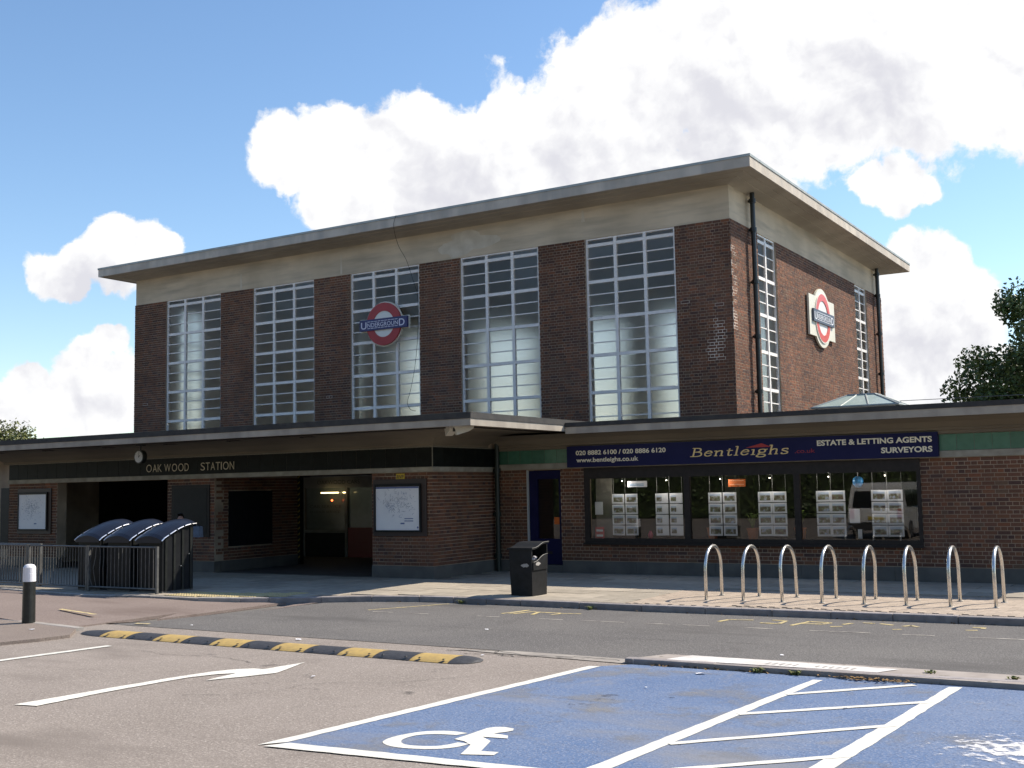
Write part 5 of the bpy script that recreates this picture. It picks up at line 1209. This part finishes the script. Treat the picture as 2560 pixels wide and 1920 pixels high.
locker(-8.30, -11.02, 'black curved-roof cabinet standing at the end next to the entrance')
locker(-9.22, -11.02, 'black curved-roof cabinet in the middle of the three')
locker(-10.12, -11.02, 'black curved-roof cabinet at the end next to the map pier')
# guard rail panels
def rail_panel(p, q_, n, label, bent=False, h=.90):
    p, q_ = Vector((*p, 0)), Vector((*q_, 0)); t = thing('guard_rail', label, 'railing', tuple(p))
    d = (q_-p); 
    for e in (p, q_):
        b_ = MB(); b_.box(e.x-.024, e.y-.024, 0, e.x+.024, e.y+.024, h); b_.build('post', M_GALV, t)
    u = d.normalized(); i0, i1 = p+u*.03, q_-u*.03
    for z, nm in ((h-.015, 'top_rail'), (.09, 'bottom_rail')):
        b_ = MB(); b_.tube([i0+Vector((0, 0, z)), i1+Vector((0, 0, z))], .018, 6); b_.build(nm, M_GALV, t)
    for k in range(n):
        s_ = (k+.7)/(n+.4); c = i0.lerp(i1, s_); bw = rnd.uniform(-.006, .006)
        bx = 0
        if bent and k >= n-4: bx = (.02, .03, -.05, -.13)[k-(n-4)]
        b_ = MB(); b_.tube([c+Vector((0, 0, .09)), c+Vector((bx*.9+bw, -.03 if bx else 0, .45)), c+Vector((bx*.4, 0, .68)), c+Vector((0, 0, h-.02))], .008, 6, caps=False); b_.build('bar', M_GALV, t)
rail_panel((-7.60, -11.18), (-9.56, -11.20), 17, 'grey guard rail panel with bent end bars in front of the black cabinets', True)
rail_panel((-9.62, -11.20), (-11.60, -11.10), 20, 'straight grey guard rail panel joining the cabinets to the double railings')
rail_panel((-11.66, -11.10), (-13.1, -11.02), 14, 'grey guard rail panel in front of the plain map sheet')
rail_panel((-13.16, -11.02), (-14.7, -10.95), 14, 'grey guard rail panel running out past the cafe poster')
rail_panel((-11.75, -10.72), (-14.4, -10.6), 26, 'second grey railing standing close behind the guard rails, with dense bars')
# person behind the lockers
def person():
    px_, py_ = -10.35, -8.05
    t = thing('person', 'person in dark clothes with a pale bag, standing behind the black cabinets', 'person', (px_, py_, 0))
    S = .86
    V = {'pel': (0, 0, .93), 'ch': (0, .02, 1.2), 'sh': (0, .03, 1.37), 'nk': (-.02, .0, 1.45), 'hb': (-.05, -.02, 1.53), 'ht': (-.06, -.02, 1.64)}
    idx = {}; vs = []; es = []; rad = []
    def v(n_, p, r_): idx[n_] = len(vs); vs.append((p[0]*S, p[1]*S, p[2]*S)); rad.append(r_)
    def e(a, b_): es.append((idx[a], idx[b_]))
    v('pel', V['pel'], (.155, .115)); v('ch', V['ch'], (.165, .115)); v('sh', V['sh'], (.12, .09)); v('nk', V['nk'], (.05, .05)); v('hb', V['hb'], (.072, .082)); v('ht', V['ht'], (.068, .08))
    for a, b_ in (('pel', 'ch'), ('ch', 'sh'), ('sh', 'nk'), ('nk', 'hb'), ('hb', 'ht')): e(a, b_)
    for s_, n_ in ((-1, 'L'), (1, 'R')):
        v('sd'+n_, (s_*.18, .02, 1.36), (.06, .06)); v('el'+n_, (s_*.26, -.02, 1.08), (.045, .045)); v('wr'+n_, (s_*.24, -.16, .88), (.032, .028)); v('pm'+n_, (s_*.235, -.22, .83), (.038, .018))
        e('sh', 'sd'+n_); e('sd'+n_, 'el'+n_); e('el'+n_, 'wr'+n_); e('wr'+n_, 'pm'+n_)
        for f_ in range(4):
            v('f%d' % f_+n_, (s_*(.255-.014*f_), -.26, .79+.004*f_), (.008, .008)); v('g%d' % f_+n_, (s_*(.25-.014*f_), -.25, .75), (.007, .007)); e('pm'+n_, 'f%d' % f_+n_); e('f%d' % f_+n_, 'g%d' % f_+n_)
        v('th'+n_, (s_*.20, -.24, .81), (.009, .009)); e('pm'+n_, 'th'+n_)
        v('hp'+n_, (s_*.09, 0, .88), (.085, .085)); v('kn'+n_, (s_*.10, -.03, .5), (.06, .06)); v('an'+n_, (s_*.10, .02, .1), (.042, .042)); v('to'+n_, (s_*.11, -.14, .045), (.045, .035))
        e('pel', 'hp'+n_); e('hp'+n_, 'kn'+n_); e('kn'+n_, 'an'+n_); e('an'+n_, 'to'+n_)
    me = bpy.data.meshes.new('body'); me.from_pydata(vs, es, []); o = bpy.data.objects.new('body', me); col.objects.link(o)
    o.modifiers.new('s', 'SKIN'); o.modifiers.new('u', 'SUBSURF').levels = 2
    for i, r_ in enumerate(rad): me.skin_vertices[0].data[i].radius = (r_[0]*S, r_[1]*S)
    me.skin_vertices[0].data[0].use_root = True
    dg = bpy.context.evaluated_depsgraph_get(); fm = bpy.data.meshes.new_from_object(o.evaluated_get(dg)); bpy.data.objects.remove(o)
    sk = mat('skin', (.46, .24, .16), (.40, .20, .14), .55, 6)
    for m_ in (mat('dark_coat', (.018, .020, .026), None, .85), sk, mat('dark_trousers', (.012, .012, .016), None, .85)): fm.materials.append(m_)
    for p in fm.polygons:
        c = p.center/S; p.material_index = 1 if (c.z > 1.44 or (abs(c.x) > .17 and c.y < -.14 and c.z < .9)) else (2 if c.z < .86 and abs(c.x) < .2 else 0); p.use_smooth = True
    bo = bpy.data.objects.new('body', fm); col.objects.link(bo); bo.parent = t; bo.rotation_euler = (0, 0, R(35))
    hm = MB(); hc = Vector((-.06, .0, 1.60))*S
    for i in range(7):
        for j in range(14):
            def hp(a, b_): 
                ph_ = 2*math.pi*b_/14; th = math.pi*(.62 if math.sin(ph_) > -.35 else .30)*a/7; r_ = .092*S; return (hc.x+r_*math.sin(th)*math.cos(ph_), hc.y+.015+r_*1.12*math.sin(th)*math.sin(ph_), hc.z+r_*1.15*math.cos(th)+(.0 if math.sin(ph_) > -.2 else .03*math.sin(th)))
            hm.poly([hp(i, j), hp(i, j+1), hp(i+1, j+1), hp(i+1, j)])
    ho = bpy.data.objects.new('hair', hm.mesh('hair', mat('dark_hair', (.012, .010, .010), None, .6), smooth=True)); col.objects.link(ho); ho.parent = t; ho.rotation_euler = (0, 0, R(35))
    fx = MB()
    fc_ = Vector((-.057, -.02, 1.575))*S
    for sx_ in (-.028, .028): fx.lathe([(0, -.006), (.007, 0), (0, .006)], (fc_.x+sx_, fc_.y-.068, fc_.z+.015), 8)
    fx.box(fc_.x-.02, fc_.y-.072, fc_.z-.045, fc_.x+.02, fc_.y-.066, fc_.z-.038)
    fo = bpy.data.objects.new('face_features', fx.mesh('face_features', mat('face_dark', (.06, .02, .02), None, .5))); col.objects.link(fo); fo.parent = t; fo.rotation_euler = (0, 0, R(35))
    ns = MB(); ns.lathe([(.012, -.02), (.014, -.012), (.004, .018)], (fc_.x, fc_.y-.072, fc_.z-.005), 6)
    no = bpy.data.objects.new('nose', ns.mesh('nose', sk)); col.objects.link(no); no.parent = t; no.rotation_euler = (0, 0, R(35))
    # shoulder bag on the arm
    bg_ = thing('shoulder_bag', 'pale grey-blue bag carried beside the black cabinets', 'bag', (-9.98, -7.98, .92))
    q = MB(); q.prism([(-.16, 0), (.16, 0), (.14, .24), (-.10, .26)], -.06, .06, lambda u, v, w_: (-9.98+u, -7.98-w_, .92+v)); q.build('pouch', mat('bag_cloth', (.16, .19, .25), (.12, .14, .19), .8, 12), bg_)
    q = MB(); q.tube([tuple(p) for p in catmull([(-10.10, -7.98, 1.16), (-10.16, -7.99, 1.24), (-10.10, -8.0, 1.27), (-9.95, -7.98, 1.24), (-9.88, -7.98, 1.14)], 5)], .012, 6); q.build('strap', M_LOCKER, bg_)
person()

# ------------------------------------------------------------------ trees
M_LEAF = mat('oak_leaf', (.030, .060, .012), (.095, .14, .032), .55, 1.6, 5)
M_LEAF2 = mat('olive_leaf', (.11, .13, .03), (.16, .165, .045), .6, 2.2, 3)
M_BARK = mat('bark', (.085, .065, .05), (.05, .04, .032), .9, 8, bump=.5)
def tree_meshes(seed, h, cr, nleaf, leaf, ms):
    rr = random.Random(seed); tb_ = MB(); trunk_top = h*.55
    tb_.tube([(0, 0, -.2), (.05, .03, h*.2), (-.05, .08, h*.4), (.0, .0, trunk_top), (.1, .05, h*.8)], [h*.032, h*.026, h*.021, h*.016, h*.004], 9)
    cl = []
    for k in range(44):
        a = rr.uniform(0, 6.28); z = h*rr.uniform(.34, .97); env = math.sin(math.pi*min(1, max(0.05, (z/h-.22)/.80)))**.6
        rd = cr*env*rr.uniform(.35, 1.0); e = Vector((rd*math.cos(a), rd*math.sin(a), z)); cl.append((e, cr*rr.uniform(.20, .36)))
        st = Vector((0, 0, max(h*.24, z-rd*.7)))
        tb_.tube([st, st.lerp(e, .5)+Vector((0, 0, h*.02)), e], [h*.010, h*.006, h*.002], 5, caps=False)
    lb = MB()
    for k in range(nleaf):
        c, r_ = rr.choice(cl); d = Vector((rr.gauss(0, 1), rr.gauss(0, 1), rr.gauss(0, .75))).normalized()*r_*(rr.random()**.45); p = c+d
        n = Vector((rr.gauss(0, .7), rr.gauss(0, .7), rr.gauss(.6, .6))).normalized(); a = n.orthogonal().normalized(); a.rotate(Matrix.Rotation(rr.uniform(0, 6.28), 3, n)); b_ = n.cross(a); l = leaf*rr.uniform(.6, 1.3)
        lb.quads([p-a*l, p+b_*l*.55+n*l*.12, p+a*l, p-b_*l*.55+n*l*.12], [(0, 1, 2), (0, 2, 3)])
    return tb_.mesh('trunk', M_BARK, smooth=True), lb.mesh('crown', ms)
def tree(meshes, loc, rz, sc_, label, name='broadleaf_tree', group=None):
    t = thing(name, label, 'tree', loc, rz, group); t.scale = (sc_,)*3
    for nm, me in zip(('trunk', 'crown'), meshes): share(nm, me, (0, 0, 0), t)
    return t
TA = tree_meshes(21, 11.0, 4.3, 26000, .125, M_LEAF); TB = tree_meshes(4, 9.5, 4.6, 9000, .17, M_LEAF2)
tree(TA, (4.7, 25, -.1), .4, .88, 'dark green oak rising behind the shop wing roof')
tree(TA, (2.3, 31, -.1), 2.2, .62, 'smaller dark green tree beside the oak behind the wing roof')
tree(TB, (-72.8, 30, -.1), 1.0, .80, 'olive green treetop showing over the canopy roof')
M_HED = None
for k in range(16):  # unseen row added behind the camera, sized to cut low sky light under the canopy
    tree(TA if k % 2 else TB, (-72+k*8.2+rnd.uniform(-1.5, 1.5), -50-(k % 3)*3.5, -.1), k*1.3+.2, (1.55, 1.75, 1.45)[k % 3], 'unseen tree added across the car park to block low sky light', 'added_tree', 'added trees across the car park')
t = thing('hedge', 'long hedge added across the car park to keep bright sky out of the shop glass', 'hedge', (0, -47, -.1))  # added out of view so the shop glass mirrors dark leaves, not bright horizon
q = MB(); q.box(-60, -47.6, -.1, 45, -46.4, 2.6); q.build('core', mat('hedge_core', (.03, .045, .015), None, .9), t)
q = MB(); rs = random.Random(8)
for k in range(9000):
    p = Vector((rs.uniform(-60, 45), rs.choice((-46.4, -46.3, -46.35))+rs.gauss(0, .08), rs.uniform(0, 2.8))); n = Vector((rs.gauss(0, .5), 1, rs.gauss(0, .6))).normalized(); a = n.orthogonal().normalized(); a.rotate(Matrix.Rotation(rs.uniform(0, 6.28), 3, n)); b_ = n.cross(a); l = .14
    q.quads([p-a*l, p+b_*l*.6, p+a*l, p-b_*l*.6], [(0, 1, 2, 3)])
q.build('foliage', M_LEAF, t)
# parked van, seen as a reflection in the shop window
def van():
    ox, oy = -.2, -23.9
    t = thing('parked_van', 'white van parked facing away from the station, mirrored in the shop glass', 'van', (ox, oy, ZRD))
    white = mat('van_white', (.72, .71, .68), None, .25); gl = mat('van_glass', (.015, .018, .02), None, .08)
    prof = [(0, .35), (-.02, .75), (.03, 1.05), (.14, 1.78), (.30, 1.93), (3.1, 1.95), (3.55, 1.75), (4.1, 1.12), (4.75, .98), (4.9, .6), (4.85, .35)]
    def P(u, v, w_): 
        tk = 1.0 if v < 1.05 else 1-.13*(v-1.05)/.9
        return (ox+w_*tk, oy+2.4-u, ZRD+v)
    q = MB(); n = len(prof); 
    for a, c in zip(prof, prof[1:]+prof[:1]): q.poly([P(*a, -.95), P(*c, -.95), P(*c, .95), P(*a, .95)])
    q.poly([P(*a, -.95) for a in prof][::-1]); q.poly([P(*a, .95) for a in prof]); q.build('body', white, t)
    q = MB(); q.poly([P(.025, 1.10, -.80), P(.115, 1.66, -.78), P(.115, 1.66, .78), P(.025, 1.10, .80)]); 
    q.v = [(x, y_+.015, z) for x, y_, z in q.v]; q.build('rear_window', gl, t)
    for s_ in (-1, 1):
        for a, c in ((.45, 1.5), (1.6, 2.6), (2.7, 3.5)):
            q = MB(); e = [(a, 1.12), (c, 1.12), (min(c, 3.4), 1.68), (a, 1.68)]
            q.poly([tuple(Vector(P(u, v, s_*.95))+Vector((s_*.012, 0, 0))) for u, v in (e if s_ < 0 else e[::-1])]); q.build('side_window', gl, t)
        q = MB(); q.box(ox+s_*.80-.07, oy+2.39, ZRD+.72, ox+s_*.80+.07, oy+2.44, ZRD+1.05); q.build('tail_light', M_RED, t)
        for u in (.85, 3.95):
            q = MB(); q.lathe([(.16, -.11), (.31, -.11), (.33, -.08), (.33, .08), (.31, .11), (.16, .11)], (0, 0, 0), 24); q.v = [(ox+s_*.86+z, oy+2.4-u+x, ZRD+.33+y_) for x, y_, z in q.v]; wh = q.build('wheel', M_RUBK, t)
            q = MB(); q.lathe([(.02, -.10), (.19, -.115), (.19, .115), (.02, .10)], (0, 0, 0), 20); q.v = [(ox+s_*.86+z, oy+2.4-u+x, ZRD+.33+y_) for x, y_, z in q.v]; q.build('hub_cap', M_STEEL, wh)
    q = MB(); q.box(ox-.93, oy+2.38, ZRD+.32, ox+.93, oy+2.47, ZRD+.60); q.build('bumper', mat('van_bumper', (.04, .04, .042), None, .6), t)
    q = MB(); q.box(ox-.26, oy+2.43, ZRD+.68, ox+.26, oy+2.445, ZRD+.79); q.build('number_plate', mat('plate_yellow', (.6, .45, .05), None, .5), t)
van()

# ------------------------------------------------------------------ litter, weeds and leaves along the kerbs
rs = random.Random(33)
q = MB()
for k in range(260):
    if k < 170: x = rs.uniform(4.3, 8.4); y_ = -14.63+(x-4)*.035-abs(rs.gauss(0, .04)); z = ZRD+.008
    else: x = rs.uniform(-3, 8); y_ = kerb_y(x)-.02-abs(rs.gauss(0, .03)); z = ZRD+.01
    if 6.35 < x < 7.2 and rs.random() < .5: pass
    a = rs.uniform(0, 6.28); l = rs.uniform(.012, .035); n = Vector((rs.gauss(0, .5), rs.gauss(0, .5), 1)).normalized(); u = n.orthogonal().normalized(); u.rotate(Matrix.Rotation(a, 3, n)); v = n.cross(u); p = Vector((x, y_, z))
    q.quads([p-u*l, p+v*l*.5, p+u*l, p-v*l*.5], [(0, 1, 2, 3)])
for k in range(120):
    x = 6.75+rs.gauss(0, .22); y_ = -14.62-abs(rs.gauss(0, .05)); a = rs.uniform(0, 6.28); l = rs.uniform(.015, .035); p = Vector((x, y_, ZRD+.012+rs.uniform(0, .02))); u = Vector((math.cos(a), math.sin(a), rs.uniform(-.3, .3))); v = Vector((-math.sin(a), math.cos(a), .1))
    q.quads([p-u*l, p+v*l*.5, p+u*l, p-v*l*.5], [(0, 1, 2, 3)])
o = q.build('fallen_leaves', mat('dry_leaf', (.28, .16, .05), (.16, .10, .04), .9, 9)); o['kind'] = 'stuff'; o['label'] = 'dry brown leaves drifted along the kerbs'; o['category'] = 'leaves'
def weed(x, y_, z, n, h, sd):
    q = MB(); rr = random.Random(sd)
    for k in range(n):
        a = rr.uniform(0, 6.28); l = rr.uniform(.5, 1)*h; s_ = Vector((math.cos(a), math.sin(a), 0)); sd_ = Vector((-math.sin(a), math.cos(a), 0))*.008
        p0 = Vector((x, y_, z))+s_*rr.uniform(0, .05); p1 = p0+s_*l*.4+Vector((0, 0, l*.8)); p2 = p0+s_*l*.9+Vector((0, 0, l*.75))
        q.poly([p0-sd_, p0+sd_, p1+sd_*1.6, p1-sd_*1.6]); q.poly([p1-sd_*1.6, p1+sd_*1.6, p2])
    return q
for k, (x, y_, z, n, h, lab) in enumerate(((1.02, -9.78, ZRD, 26, .07, 'small weed sprouting from the pavement kerb right of the bin'), (-1.55, -9.72, ZRD, 22, .08, 'tuft of weeds at the kerb beside the broken kerb stone'), (5.95, -14.62, ZRD, 30, .06, 'weed tuft under the painted end of the divider'),
    (7.22, -14.25, -.05, 18, .035, 'weed growing on top of the divider strip'), (8.0, -14.3, -.05, 20, .045, 'second taller weed on the divider strip beyond the painted part'), (5.55, -14.64, ZRD, 22, .07, 'low weed at the foot of the painted divider'))):
    tag(weed(x, y_, z, n, h, k).build('weed', mat('weed_leaf', (.13, .17, .04), (.20, .19, .07), .8, 20)), lab, 'weed')
q = MB()
for (x, y_, z, s_) in ((5.05, -14.98, ZRD+.006, .06), (-5.2, -15.6, -.054, .05), (1.4, -16.9, ZRD+.006, .035), (2.2, -14.8, ZRD+.004, .03), (-.9, -14.6, ZRD+.004, .05), (6.9, -16.2, ZRD+.006, .02), (4.9, -16.0, ZRD+.006, .02), (-3.6, -14.0, ZRD+.006, .03), (.9, -12.7, ZRD+.006, .03), (5.4, -13.4, ZRD+.006, .03)):
    rr = random.Random(int(abs(x)*77)); pts = [Vector((x+s_*rr.uniform(.6, 1.2)*math.cos(a), y_+s_*rr.uniform(.4, 1)*math.sin(a), z+rr.uniform(0, .012))) for a in (0, 1, 2, 3, 4.1, 5.2)]
    b_ = MB(); b_.poly(pts); b_.poly([p+Vector((0, 0, .001)) for p in pts[::-1]]); tag(b_.build('litter_scrap', M_PAPER), 'scrap of white litter lying on the tarmac', 'litter', 'scraps of litter on the tarmac')
